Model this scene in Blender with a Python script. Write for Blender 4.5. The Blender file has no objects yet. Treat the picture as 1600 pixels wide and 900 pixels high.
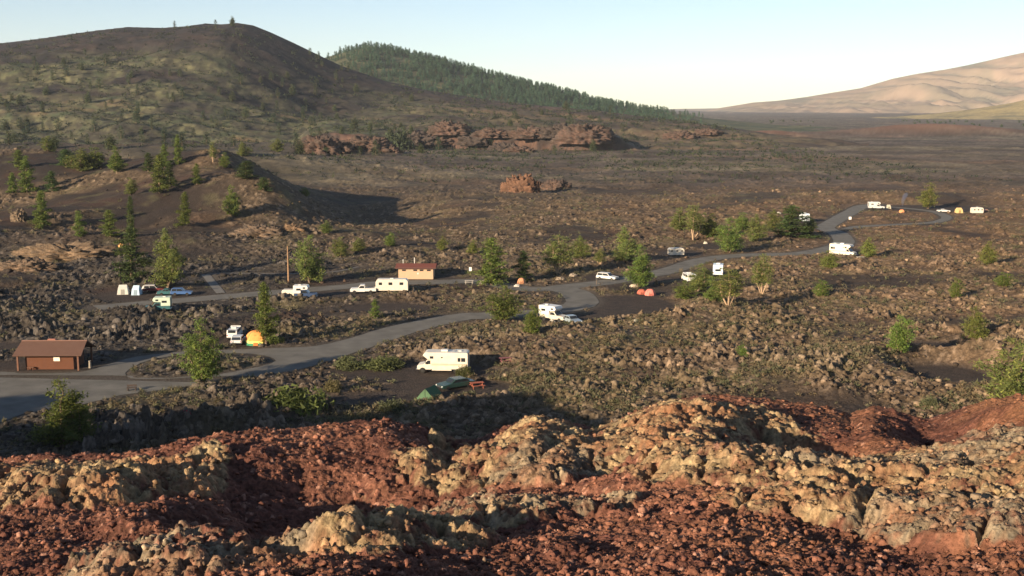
import bpy, bmesh, math, random
import numpy as np
from mathutils import Vector, Matrix

# ------------------------------------------------------------------ camera, world, sun, exposure
SC = bpy.context.scene
ROOT = SC.collection
CAM_H = 38.0
F_PX = 1797.0                       # focal length in photo pixels (1600 wide)
PITCH = math.atan(285.0 / F_PX)     # the horizon sits at y = 165 of 900
cam_d = bpy.data.cameras.new('camera')
cam = bpy.data.objects.new('camera', cam_d)
ROOT.objects.link(cam)
cam_d.sensor_width = 36.0
cam_d.lens = 36.0 * F_PX / 1600.0
cam_d.clip_start = 0.2
cam_d.clip_end = 60000.0
cam.location = (0, 0, CAM_H)
cam.rotation_euler = (math.pi / 2 - PITCH, 0, 0)
SC.camera = cam

SUN_EL, SUN_AZ = math.radians(15.0), math.radians(225.0)   # compass: 0 = +y, clockwise; the sun stands behind left
world = bpy.data.worlds.new('World')
SC.world = world
world.use_nodes = True
wn = world.node_tree
for n in list(wn.nodes):
    wn.nodes.remove(n)
w_out = wn.nodes.new('ShaderNodeOutputWorld')
w_bg = wn.nodes.new('ShaderNodeBackground')
w_sky = wn.nodes.new('ShaderNodeTexSky')
w_sky.sky_type = 'NISHITA'
w_sky.sun_disc = False
w_sky.sun_elevation = SUN_EL
w_sky.sun_rotation = SUN_AZ
w_sky.altitude = 1800
w_sky.air_density = 0.88
w_sky.dust_density = 0.55
w_sky.ozone_density = 1.0
w_bg.inputs['Strength'].default_value = 0.066
wn.links.new(w_sky.outputs[0], w_bg.inputs[0])
wn.links.new(w_bg.outputs[0], w_out.inputs[0])

sun_d = bpy.data.lights.new('sun', 'SUN')
sun_d.energy = 5.0
sun_d.angle = math.radians(0.6)
sun_d.color = (1.0, 0.81, 0.575)
sun = bpy.data.objects.new('sun', sun_d)
ROOT.objects.link(sun)
SUN_TO = Vector((math.sin(SUN_AZ) * math.cos(SUN_EL), math.cos(SUN_AZ) * math.cos(SUN_EL), math.sin(SUN_EL)))
sun.rotation_euler = SUN_TO.to_track_quat('Z', 'Y').to_euler()

SC.view_settings.view_transform = 'Standard'
SC.view_settings.look = 'None'
SC.view_settings.gamma = 1.0
SC.view_settings.use_curve_mapping = False
SC.view_settings.exposure = 1.25
SC.render.engine = 'CYCLES'
cy = SC.cycles
cy.max_bounces = 5
cy.diffuse_bounces = 2
cy.glossy_bounces = 2
cy.transmission_bounces = 2
cy.volume_bounces = 0
cy.transparent_max_bounces = 6
cy.caustics_reflective = False
cy.caustics_refractive = False
cy.use_denoising = True
try:
    cy.denoiser = 'OPENIMAGEDENOISE'
    cy.denoising_input_passes = 'RGB_ALBEDO_NORMAL'
except Exception:
    pass

rng = random.Random(7)
nr = np.random.RandomState(7)

# ------------------------------------------------------------------ helpers: tagging
def tag(o, label=None, cat=None, group=None, kind=None):
    if label: o['label'] = label
    if cat: o['category'] = cat
    if group: o['group'] = group
    if kind: o['kind'] = kind
    return o

def empty(name, loc=(0, 0, 0), rz=0.0, label=None, cat=None, group=None):
    o = bpy.data.objects.new(name, None)
    ROOT.objects.link(o)
    o.location = loc
    o.rotation_euler = (0, 0, rz)
    o.empty_display_size = 0.3
    return tag(o, label, cat, group)

# ------------------------------------------------------------------ helpers: photograph pixel -> ray
CP, SP = math.cos(PITCH), math.sin(PITCH)
def ray(px, py):
    a = (np.asarray(px, float) - 800.0) / F_PX
    b = (450.0 - np.asarray(py, float)) / F_PX
    return a, CP + SP * b, -SP + CP * b         # world x, y, z of the (unnormalised) direction

def at_depth(px, py, Y):
    a, c, e = ray(px, py)
    return a * Y / c, Y + 0 * a, CAM_H + e * Y / c

def on_plane(px, py, z=0.0):
    a, c, e = ray(px, py)
    k = (z - CAM_H) / e
    return a * k, c * k

# ------------------------------------------------------------------ helpers: noise in numpy
def _hash(ix, iy, seed):
    h = (ix.astype(np.uint32) * np.uint32(374761393)) ^ (iy.astype(np.uint32) * np.uint32(668265263)) ^ np.uint32((seed * 2246822519 + 3266489917) & 0xffffffff)
    h = (h ^ (h >> np.uint32(13))) * np.uint32(1274126177)
    h = (h ^ (h >> np.uint32(16))) * np.uint32(2654435769)
    return h ^ (h >> np.uint32(15))

def perlin(x, y, seed=0):
    x = np.asarray(x, np.float64); y = np.asarray(y, np.float64)
    fx = np.floor(x); fy = np.floor(y)
    ix = fx.astype(np.int64) & 0xffffffff; iy = fy.astype(np.int64) & 0xffffffff
    u = (x - fx).astype(np.float32); v = (y - fy).astype(np.float32)
    su = u * u * u * (u * (u * 6 - 15) + 10); sv = v * v * v * (v * (v * 6 - 15) + 10)
    def g(dx, dy):
        h = _hash((ix + dx) & 0xffffffff, (iy + dy) & 0xffffffff, seed)
        gx = (h & np.uint32(0xffff)).astype(np.float32) / 32768 - 1
        gy = (h >> np.uint32(16)).astype(np.float32) / 32768 - 1
        return gx * (u - dx) + gy * (v - dy)
    a = g(0, 0); b = g(1, 0); c = g(0, 1); d = g(1, 1)
    a = a + (b - a) * su
    c = c + (d - c) * su
    return (a + (c - a) * sv) * 1.6

def fbm(x, y, octs=4, seed=0, gain=0.5):
    s = 0; a = 1.0; t = 0
    for i in range(octs):
        s = s + a * perlin(x, y, seed + i * 17)
        t += a; a *= gain
        x = x * 2.03 + 11.3; y = y * 2.03 - 7.1
    return s / t * 1.3

def worley(x, y, seed=0):
    """distance to the nearest point, the second nearest, and that cell's random number"""
    x = np.asarray(x, np.float64); y = np.asarray(y, np.float64)
    fx = np.floor(x); fy = np.floor(y)
    ix = fx.astype(np.int64); iy = fy.astype(np.int64)
    u = (x - fx).astype(np.float32); v = (y - fy).astype(np.float32)
    f1 = np.full(u.shape, 9.0, np.float32); f2 = f1.copy(); cr = np.zeros(u.shape, np.float32)
    for dx in (-1, 0, 1):
        for dy in (-1, 0, 1):
            h = _hash((ix + dx) & 0xffffffff, (iy + dy) & 0xffffffff, seed)
            px = (h & np.uint32(0x3ff)).astype(np.float32) / 1024 + dx
            py = ((h >> np.uint32(10)) & np.uint32(0x3ff)).astype(np.float32) / 1024 + dy
            d = (px - u) ** 2 + (py - v) ** 2
            near = d < f1
            f2 = np.where(near, f1, np.minimum(f2, d))
            cr = np.where(near, ((h >> np.uint32(20)) & np.uint32(0xfff)).astype(np.float32) / 4096, cr)
            f1 = np.where(near, d, f1)
    return np.sqrt(f1), np.sqrt(f2), cr

def sstep(a, b, x):
    t = np.clip((x - a) / (b - a), 0, 1)
    return t * t * (3 - 2 * t)

def mixc(c0, c1, t):
    t = np.asarray(t)[..., None]
    return np.asarray(c0) * (1 - t) + np.asarray(c1) * t

# ------------------------------------------------------------------ helpers: meshes
def mesh_from(name, V, Fq=None, mat=None, parent=None, col=None, smooth=False, loc=None):
    """V: n x 3; Fq: m x k array of faces, or a list of such arrays"""
    me = bpy.data.meshes.new(name)
    V = np.ascontiguousarray(V, np.float32)
    Fs = Fq if isinstance(Fq, list) else [Fq]
    Fs = [np.asarray(f, np.int32) for f in Fs if f is not None and len(f)]
    me.vertices.add(len(V)); me.vertices.foreach_set('co', V.ravel())
    nl = sum(f.size for f in Fs); nf = sum(len(f) for f in Fs)
    me.loops.add(nl); me.polygons.add(nf)
    me.loops.foreach_set('vertex_index', np.concatenate([f.ravel() for f in Fs]))
    tot = np.concatenate([np.full(len(f), f.shape[1], np.int32) for f in Fs])
    st = np.concatenate([[0], np.cumsum(tot)[:-1]]).astype(np.int32)
    me.polygons.foreach_set('loop_start', st)
    me.polygons.foreach_set('loop_total', tot)
    if smooth:
        me.polygons.foreach_set('use_smooth', np.ones(nf, bool))
    me.update(calc_edges=True)
    if col is not None:
        at = me.color_attributes.new('Col', 'FLOAT_COLOR', 'POINT')
        c4 = np.ones((len(V), 4), np.float32); c4[:, :3] = np.clip(col, 0, 1)
        at.data.foreach_set('color', c4.ravel())
    if mat: me.materials.append(mat)
    o = bpy.data.objects.new(name, me)
    ROOT.objects.link(o)
    if parent: o.parent = parent
    if loc is not None: o.location = loc
    return o

def grid_faces(nr_, nc_):
    i = np.arange(nr_ - 1)[:, None] * nc_ + np.arange(nc_ - 1)[None, :]
    i = i.ravel()
    return np.stack([i, i + 1, i + nc_ + 1, i + nc_], 1)

# ------------------------------------------------------------------ materials
_mats = {}
def attr_mat(name, detail=6.0, amt=0.35, bump=0.0, bscale=20.0, rough=0.95):
    """surface colour from the mesh's own colour attribute, broken up by a fine noise"""
    if name in _mats: return _mats[name]
    m = bpy.data.materials.new(name); m.use_nodes = True
    nt = m.node_tree; b = nt.nodes['Principled BSDF']
    b.inputs['Roughness'].default_value = rough
    b.inputs['Specular IOR Level'].default_value = 0.15
    at = nt.nodes.new('ShaderNodeAttribute'); at.attribute_name = 'Col'
    tc = nt.nodes.new('ShaderNodeTexCoord')
    nz = nt.nodes.new('ShaderNodeTexNoise'); nz.inputs['Scale'].default_value = detail; nz.inputs['Detail'].default_value = 5
    nz.inputs['Roughness'].default_value = 0.65
    nt.links.new(tc.outputs['Object'], nz.inputs['Vector'])
    mr = nt.nodes.new('ShaderNodeMapRange')
    mr.inputs['From Min'].default_value = 0.3; mr.inputs['From Max'].default_value = 0.7
    mr.inputs['To Min'].default_value = 1 - amt; mr.inputs['To Max'].default_value = 1 + amt
    nt.links.new(nz.outputs[0], mr.inputs['Value'])
    vm = nt.nodes.new('ShaderNodeVectorMath'); vm.operation = 'SCALE'
    nt.links.new(at.outputs['Color'], vm.inputs[0]); nt.links.new(mr.outputs[0], vm.inputs['Scale'])
    nt.links.new(vm.outputs[0], b.inputs['Base Color'])
    if bump > 0:
        n2 = nt.nodes.new('ShaderNodeTexNoise'); n2.inputs['Scale'].default_value = bscale; n2.inputs['Detail'].default_value = 4
        nt.links.new(tc.outputs['Object'], n2.inputs['Vector'])
        bp = nt.nodes.new('ShaderNodeBump'); bp.inputs['Distance'].default_value = bump; bp.inputs['Strength'].default_value = 1.0
        nt.links.new(n2.outputs[0], bp.inputs['Height']); nt.links.new(bp.outputs[0], b.inputs['Normal'])
    _mats[name] = m
    return m

def solid(name, col, rough=0.6, metal=0.0, amt=0.12, scale=3.0, spec=0.4, bump=0.0):
    if name in _mats: return _mats[name]
    m = bpy.data.materials.new(name); m.use_nodes = True
    nt = m.node_tree; b = nt.nodes['Principled BSDF']
    b.inputs['Roughness'].default_value = rough; b.inputs['Metallic'].default_value = metal
    b.inputs['Specular IOR Level'].default_value = spec
    tc = nt.nodes.new('ShaderNodeTexCoord')
    nz = nt.nodes.new('ShaderNodeTexNoise'); nz.inputs['Scale'].default_value = scale; nz.inputs['Detail'].default_value = 5
    nt.links.new(tc.outputs['Object'], nz.inputs['Vector'])
    mr = nt.nodes.new('ShaderNodeMapRange')
    mr.inputs['From Min'].default_value = 0.3; mr.inputs['From Max'].default_value = 0.7
    mr.inputs['To Min'].default_value = 1 - amt; mr.inputs['To Max'].default_value = 1 + amt
    nt.links.new(nz.outputs[0], mr.inputs['Value'])
    vm = nt.nodes.new('ShaderNodeVectorMath'); vm.operation = 'SCALE'
    vm.inputs[0].default_value = col
    nt.links.new(mr.outputs[0], vm.inputs['Scale'])
    nt.links.new(vm.outputs[0], b.inputs['Base Color'])
    if bump > 0:
        bp = nt.nodes.new('ShaderNodeBump'); bp.inputs['Distance'].default_value = bump
        nt.links.new(nz.outputs[0], bp.inputs['Height']); nt.links.new(bp.outputs[0], b.inputs['Normal'])
    _mats[name] = m
    return m

# ------------------------------------------------------------------ layout of the paved ways (world metres, from the plan seen in the photograph)
def W(pts):
    p = np.array(pts, float)
    x, y = on_plane(p[:, 0], p[:, 1], 0.0)
    return np.stack([x, y], 1)

LOT_OUT = W([(-260, 640), (-200, 585), (0, 581), (30, 583), (128, 581), (165, 570), (215, 557), (290, 549), (345, 547), (400, 545), (440, 543), (490, 541), (545, 529), (605, 511), (700, 492), (745, 489),
             (748, 496), (700, 506), (640, 522), (560, 549), (480, 574), (400, 588), (330, 598), (240, 611), (190, 617), (120, 634), (40, 645), (0, 660), (-260, 730)])
ISLAND = W([(196, 583), (206, 574), (240, 561), (300, 553), (350, 552), (395, 553), (428, 560), (424, 568), (380, 578), (325, 587), (260, 592), (205, 591)])

def smooth_line(P, step=3.0):
    """Catmull-Rom through P, resampled"""
    P = np.asarray(P, float)
    Q = np.vstack([2 * P[0] - P[1], P, 2 * P[-1] - P[-2]])
    out = []
    for i in range(1, len(Q) - 2):
        n = max(2, int(np.linalg.norm(Q[i + 1] - Q[i]) / step))
        for k in range(n):
            t = k / n
            out.append(0.5 * ((2 * Q[i]) + (-Q[i - 1] + Q[i + 1]) * t + (2 * Q[i - 1] - 5 * Q[i] + 4 * Q[i + 1] - Q[i + 2]) * t * t + (-Q[i - 1] + 3 * Q[i] - 3 * Q[i + 1] + Q[i + 2]) * t ** 3))
    out.append(Q[-2])
    return np.array(out)

WAYS = {   # name: (centre line, width)
    'campground_road': (smooth_line(W([(150, 481), (240, 473), (345, 464), (440, 456), (540, 448), (600, 442), (680, 441), (745, 440), (830, 452), (885, 448), (960, 439), (1040, 424), (1100, 406), (1160, 399), (1240, 397), (1285, 391), (1318, 380), (1310, 365), (1290, 356), (1305, 345), (1328, 332), (1348, 322), (1372, 320)])), 5.8),
    'near_loop_road': (smooth_line(W([(735, 494), (790, 492), (850, 488), (905, 477), (908, 466), (895, 456), (872, 450)])), 6.5),
    'far_loop_road': (smooth_line(W([(1322, 358), (1345, 354), (1400, 351), (1455, 348), (1478, 342), (1474, 336), (1455, 330), (1410, 325), (1368, 322)])), 3.6),
}
PATHS = {
    'path': (smooth_line(W([(321, 429), (331, 441), (345, 458)]), 1.5), 1.9),
    'trail': (smooth_line(W([(322, 429), (360, 427), (450, 428), (520, 425), (560, 417)]), 2.0), 0.8),
}
# cinder pads (px centre, px radii)
PADS = [(640, 582, 115, 15), (700, 606, 95, 12), (600, 622, 60, 8), (980, 478, 75, 16), (60, 575, 90, 14), (985, 492, 60, 9), (380, 533, 45, 8), (240, 462, 90, 9), (500, 462, 90, 7),
        (1320, 392, 26, 6), (1120, 428, 25, 7), (1065, 396, 30, 5), (945, 434, 28, 6), (650, 437, 60, 7), (870, 500, 55, 9), (1440, 326, 110, 5), (20, 543, 70, 8), (1020, 459, 25, 6),
        (600, 481, 60, 7), (1120, 385, 40, 5), (290, 648, 25, 6), (1255, 345, 30, 5), (1480, 585, 60, 14), (1460, 545, 50, 10)]
PADW = []
for (cx, cy_, rx, ry) in PADS:
    x0, y0 = on_plane(cx, cy_); x1, _ = on_plane(cx + rx, cy_); _, ya = on_plane(cx, cy_ - ry); _, yb = on_plane(cx, cy_ + ry)
    PADW.append((float(x0), float(y0), float(x1 - x0), float((ya - yb) / 2)))

def sd_poly(P, X, Y):
    d = np.full(X.shape, 1e9, np.float64); s = np.ones(X.shape)
    n = len(P)
    for i in range(n):
        ax, ay = P[i]; bx, by = P[i - 1]
        ex, ey = bx - ax, by - ay
        wx, wy = X - ax, Y - ay
        t = np.clip((wx * ex + wy * ey) / (ex * ex + ey * ey), 0, 1)
        d = np.minimum(d, (wx - ex * t) ** 2 + (wy - ey * t) ** 2)
        c1 = Y >= ay; c2 = Y < by; c3 = ex * wy > ey * wx
        flip = (c1 & c2 & c3) | (~c1 & ~c2 & ~c3)
        s = np.where(flip, -s, s)
    return s * np.sqrt(d)

def sd_line(P, w, X, Y):
    d = np.full(X.shape, 1e9)
    for i in range(len(P) - 1):
        ax, ay = P[i]; ex, ey = P[i + 1] - P[i]
        wx, wy = X - ax, Y - ay
        t = np.clip((wx * ex + wy * ey) / (ex * ex + ey * ey + 1e-9), 0, 1)
        d = np.minimum(d, (wx - ex * t) ** 2 + (wy - ey * t) ** 2)
    return np.sqrt(d) - w / 2

def paved_sd(X, Y):
    """signed distance to paving (negative on it) and the cinder-pad field"""
    X = np.asarray(X, float); Y = np.asarray(Y, float)
    sd = np.full(X.shape, 60.0); pad = np.full(X.shape, 60.0)
    m = (Y > 90) & (Y < 520) & (X > -170) & (X < 230)
    if m.any():
        x, y = X[m], Y[m]
        s = np.maximum(sd_poly(LOT_OUT, x, y), -sd_poly(ISLAND, x, y))
        for P, w in list(WAYS.values()) + list(PATHS.values()):
            s = np.minimum(s, sd_line(P[::2] if len(P) > 40 else P, w, x, y))
        sd[m] = s
        p = np.full(x.shape, 60.0)
        for (cx, cy_, rx, ry) in PADW:
            r = np.sqrt(((x - cx) / rx) ** 2 + ((y - cy_) / ry) ** 2)
            p = np.minimum(p, (r - 1) * min(rx, ry))
        pad[m] = p
    return sd, pad

# ------------------------------------------------------------------ ground relief
def bump2(X, Y, cx, cy_, sx, sy, h, rot=0.0, p=2.0):
    c, s = math.cos(rot), math.sin(rot)
    u = ((X - cx) * c + (Y - cy_) * s) / sx; v = (-(X - cx) * s + (Y - cy_) * c) / sy
    return h * np.exp(-(u * u + v * v) ** (p / 2))

NEAR_RIDGE = [(-178, 62, 36), (-150, 58, 32), (-125, 54, 29), (-100, 55, 29.5), (-78, 60, 30), (-66, 62, 27)]    # unseen shoulder of the photographer's own cone at left, shaped to shade near ground
MOUNDS = [  # cx, cy, sx, sy, h, rot, p : the cinder mounds left of the camp
    (-190, 470, 62, 52, 15.0, 0.1, 2.0), (-262, 420, 70, 80, 12.0, 0, 2.0), (-140, 345, 40, 24, 5.5, 0.35, 2.0),
    (-100, 305, 34, 12, 3.5, 0.1, 2.0), (-170, 300, 40, 25, 6.0, 0.0, 2.0), (-60, 330, 20, 9, 3.0, 0.2, 2.0),
    (-150, 640, 90, 60, 10.0, 0.1, 2.0), (-300, 640, 120, 80, 16.0, 0.0, 2.0), (-175, 800, 110, 60, 12.0, 0.0, 2.0),
    (545, 1500, 130, 60, 14.0, 0.0, 2.0), (300, 1350, 60, 40, 9.0, 0, 2.0), (165, 470, 60, 16, 2.5, 0, 2.0),
    (105, 190, 26, 18, 1.6, 0.4, 2.0), (28, 205, 30, 16, 1.8, 0.3, 2.0), (8, 172, 26, 10, 1.5, 0.3, 2.0), (60, 165, 30, 12, 2.2, 0.3, 2.0)]

def macro(X, Y):
    # the main mound drops steeply on its right
    z = bump2(X, Y, -80, 374, np.where(X > -80, 15.0, 36.0), 26, 12.0, 0.0, 1.8) + bump2(X, Y, -108, 424, np.where(X > -108, 25.0, 52.0), np.where(Y > 424, 46, 42), 20.0, 0.0, 1.7) - bump2(X, Y, -52, 430, 26, 52, 6.0, 0.3, 2.0)
    rg = 0 * X
    for (cx, cy_, h) in NEAR_RIDGE:
        rg = np.maximum(rg, bump2(X, Y, cx, cy_, 20, 24, h, 0.0, 2.4))
    z = z + rg
    for (cx, cy_, sx, sy, h, rot, p) in MOUNDS:
        z = z + bump2(X, Y, cx, cy_, sx, sy, h, rot, p)
    return z

def base_z(X, Y, sd=None, pad=None):
    """ground without rubble; flat (0) where paved"""
    X = np.asarray(X, float); Y = np.asarray(Y, float)
    if sd is None: sd, pad = paved_sd(X, Y)
    k = sstep(0.3, 16.0, sd) * sstep(-0.5, 6.0, pad)
    mz = macro(X, Y)
    und = np.maximum(fbm(X / 26, Y / 20, 3, 5) + 0.15, -0.15) * 2.6
    left = sstep(20, -60, X) * sstep(300, 180, Y)
    und = und * (0.55 + 0.55 * left)
    far = sstep(500, 900, Y)
    und = und * (1 - 0.6 * far)
    return (mz + und + 0.25) * k - 0.06 * sstep(1.0, -0.5, np.minimum(sd, 9))

def ground_full(X, Y):
    """returns z, colour"""
    sd, pad = paved_sd(X, Y)
    z = base_z(X, Y, sd, pad)
    free = sstep(0.0, 1.6, sd) * (0.06 + 0.94 * sstep(-0.5, 2.0, pad))
    mz = macro(X, Y)
    # where it is smooth cinder: flanks of the left mounds, and patches
    patch = fbm(X / 38 + 3, Y / 38, 3, 71)
    left = sstep(-70, -105, X) * sstep(285, 325, Y)
    cinder = np.clip(left * sstep(0.28, -0.02, patch) + (1 - left) * sstep(-0.08, -0.42, patch) * 0.85, 0, 1)
    rough = free * (1 - 0.93 * cinder) * (0.42 + 0.58 * sstep(2, 13, sd)) * (0.45 + 0.55 * sstep(0, 7, pad))
    D = np.hypot(X, Y)
    wx = X + 0.7 * perlin(X / 1.9, Y / 1.9, 31); wy = Y + 0.7 * perlin(X / 1.9 + 50, Y / 1.9, 32)
    a1, b1, c1 = worley(wx / 2.5, wy / 2.5, 1)
    a2, b2, c2 = worley(wx / 1.05, wy / 1.05, 2)
    amp = 0.20 + 0.72 * sstep(-0.5, 0.6, fbm(X / 13, Y / 13, 3, 91))
    big = sstep(0.02, 0.30, b1 - a1) * np.clip(c1 - 0.3, 0, 1) * (1 + 0.7 * perlin(wx / 1.7, wy / 1.7, 35))
    mid = sstep(0.02, 0.40, b2 - a2) * np.clip(c2 - 0.15, 0, 1) * (1 + 0.8 * perlin(wx / 0.8, wy / 0.8, 36))
    near = sstep(1250, 450, D)
    r = 1.25 * big + 1.05 * mid * (0.35 + 0.65 * near)
    m = D < 330
    c3 = np.full(X.shape, 0.5, np.float32); small = np.zeros(X.shape, np.float32)
    if m.any():
        a3, b3, cc = worley(wx[m] / 0.5, wy[m] / 0.5, 3)
        c3[m] = cc; small[m] = sstep(0.02, 0.4, b3 - a3) * cc
    r = r + 0.45 * sstep(0.2, 0.0, np.abs(fbm(X / 15, Y / 13, 3, 93)))
    r = r + 0.45 * small + 0.45 * fbm(X / 0.8, Y / 0.8, 4, 47, 0.6) * near
    z = z + rough * amp * r * (0.85 + 0.5 * sstep(10, -50, X) * sstep(300, 200, Y)) * (1 - 0.15 * sstep(360, 600, D))
    z = z + 0.05 * free * fbm(X / 1.4, Y / 1.4, 2, 44)
    # far plain: low pressure ridges
    fp = sstep(420, 620, Y)
    z = z + fp * 1.6 * np.abs(fbm(X / 60, Y / 34, 3, 61)) * (1 - 0.5 * sstep(1500, 3000, Y))
    # ------------- colour
    rnd = 0.45 * c2 + 0.3 * c3 + 0.25 * c1
    # cell random numbers speckle the blocks; low-frequency noise tints whole flows
    red = np.clip(sstep(-20, 140, X) * 0.75 + 0.35 * fbm(X / 45, Y / 45, 3, 81), 0, 1)
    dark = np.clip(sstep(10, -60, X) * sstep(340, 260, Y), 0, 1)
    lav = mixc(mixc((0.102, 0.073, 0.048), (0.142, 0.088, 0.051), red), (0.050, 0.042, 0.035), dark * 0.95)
    lav = lav * (0.45 + 1.25 * rnd ** 1.4)[..., None]
    gl = (c3 > 0.86) | (c2 > 0.93)
    lav = np.where(gl[..., None], lav * 1.45 + 0.015, lav)
    # grassy / lichen-brown earth between blocks
    sage = sstep(0.0, 0.5, fbm(X / 18, Y / 18, 3, 131) + 0.25 * sstep(-80, 20, X) * sstep(330, 240, Y))
    low = np.clip(1 - r * 1.3, 0, 1)
    lav = mixc(lav, (0.165, 0.135, 0.068), 0.65 * sage * (0.25 + 0.75 * low))
    soil = mixc((0.170, 0.098, 0.052), (0.120, 0.082, 0.052), sstep(-0.4, 0.4, fbm(X / 12, Y / 12, 3, 151)))
    lav = mixc(lav, soil, 0.4 * low * red)
    cin = mixc((0.034, 0.026, 0.022), (0.062, 0.036, 0.025), sstep(-0.1, 0.6, fbm(X / 22, Y / 22, 3, 161)))
    cin = mixc(cin, (0.095, 0.085, 0.045), 0.6 * sstep(0.15, 0.6, fbm(X / 9, Y / 9, 3, 171)))
    col = mixc(lav, cin, cinder)
    pc = mixc((0.040, 0.032, 0.028), (0.060, 0.045, 0.036), c2)
    col = mixc(pc, col, sstep(-0.5, 2.0, pad))
    col = mixc((0.075, 0.062, 0.05), col, sstep(0.2, 1.8, sd))
    # far plain
    b = fbm(X / 260, Y / 70, 4, 181)
    plain = mixc((0.078, 0.062, 0.051), (0.140, 0.118, 0.078), sstep(-0.3, 0.5, b))
    plain = mixc(plain, (0.170, 0.108, 0.072), sstep(0.1, 0.6, fbm(X / 150, Y / 90, 3, 191)) * 0.7)
    plain = mixc(plain, (0.070, 0.058, 0.048), sstep(0.05, 0.45, fbm(X / 24, Y / 13, 3, 195)) * 0.55)
    plain = plain * (0.7 + 0.6 * c1)[..., None]
    plain = plain * (0.62 + 0.75 * sstep(-0.45, 0.45, fbm(X / 45 + 4, Y / 60, 4, 197, 0.6)))[..., None]
    plain = mixc(plain, (0.046, 0.042, 0.035), 0.6 * sstep(-80, -200, X) * sstep(1050, 800, Y))
    col = mixc(col, plain, fp * 0.85)
    rd = np.clip(bump2(X, Y, 545, 1500, 130, 60, 1) + bump2(X, Y, 300, 1350, 60, 40, 1.0), 0, 1)
    col = mixc(col, (0.20, 0.10, 0.065), rd * 0.8)
    return z, col

def polar_sheet(name, A, R, fn, mat, kind='structure', zcut=None):
    AA, RR = np.meshgrid(A, R)
    X = RR * np.sin(AA); Y = RR * np.cos(AA)
    z, col = fn(X, Y)
    V = np.stack([X, Y, z], -1).reshape(-1, 3)
    # winding so that normals look up
    F = grid_faces(len(R), len(A))[:, ::1]
    o = mesh_from(name, V, F, mat, col=col.reshape(-1, 3), smooth=True)
    o['kind'] = kind
    return o

def spaced(a, b, rate):
    n = max(2, int(math.log(b / a) / rate))
    return a * (b / a) ** (np.arange(n) / n)

def angles(lo, hi, dense, d_in, d_out):
    mid = np.arange(-dense, dense, d_in)
    l = np.arange(lo, -dense, d_out); r = np.arange(dense, hi + d_out, d_out)
    return np.concatenate([l, mid, r])


Q = 1.0
A_G = angles(-1.45, 1.0, 0.45, 0.00115 * Q, 0.006)
R_G = np.concatenate([spaced(30, 110, 0.02), spaced(110, 460, 0.0016 * Q), spaced(460, 1200, 0.0032 * Q), spaced(1200, 11500, 0.012), [11500.0]])
m_ground = attr_mat('ground_lava', detail=2.2, amt=0.4, bump=0.12, bscale=3.5)
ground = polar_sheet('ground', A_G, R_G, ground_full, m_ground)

# ------------------------------------------------------------------ hills
def skyline(pts, Y):
    p = np.array(pts, float)
    x, _, z = at_depth(p[:, 0], p[:, 1], Y)
    return x, z

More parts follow.
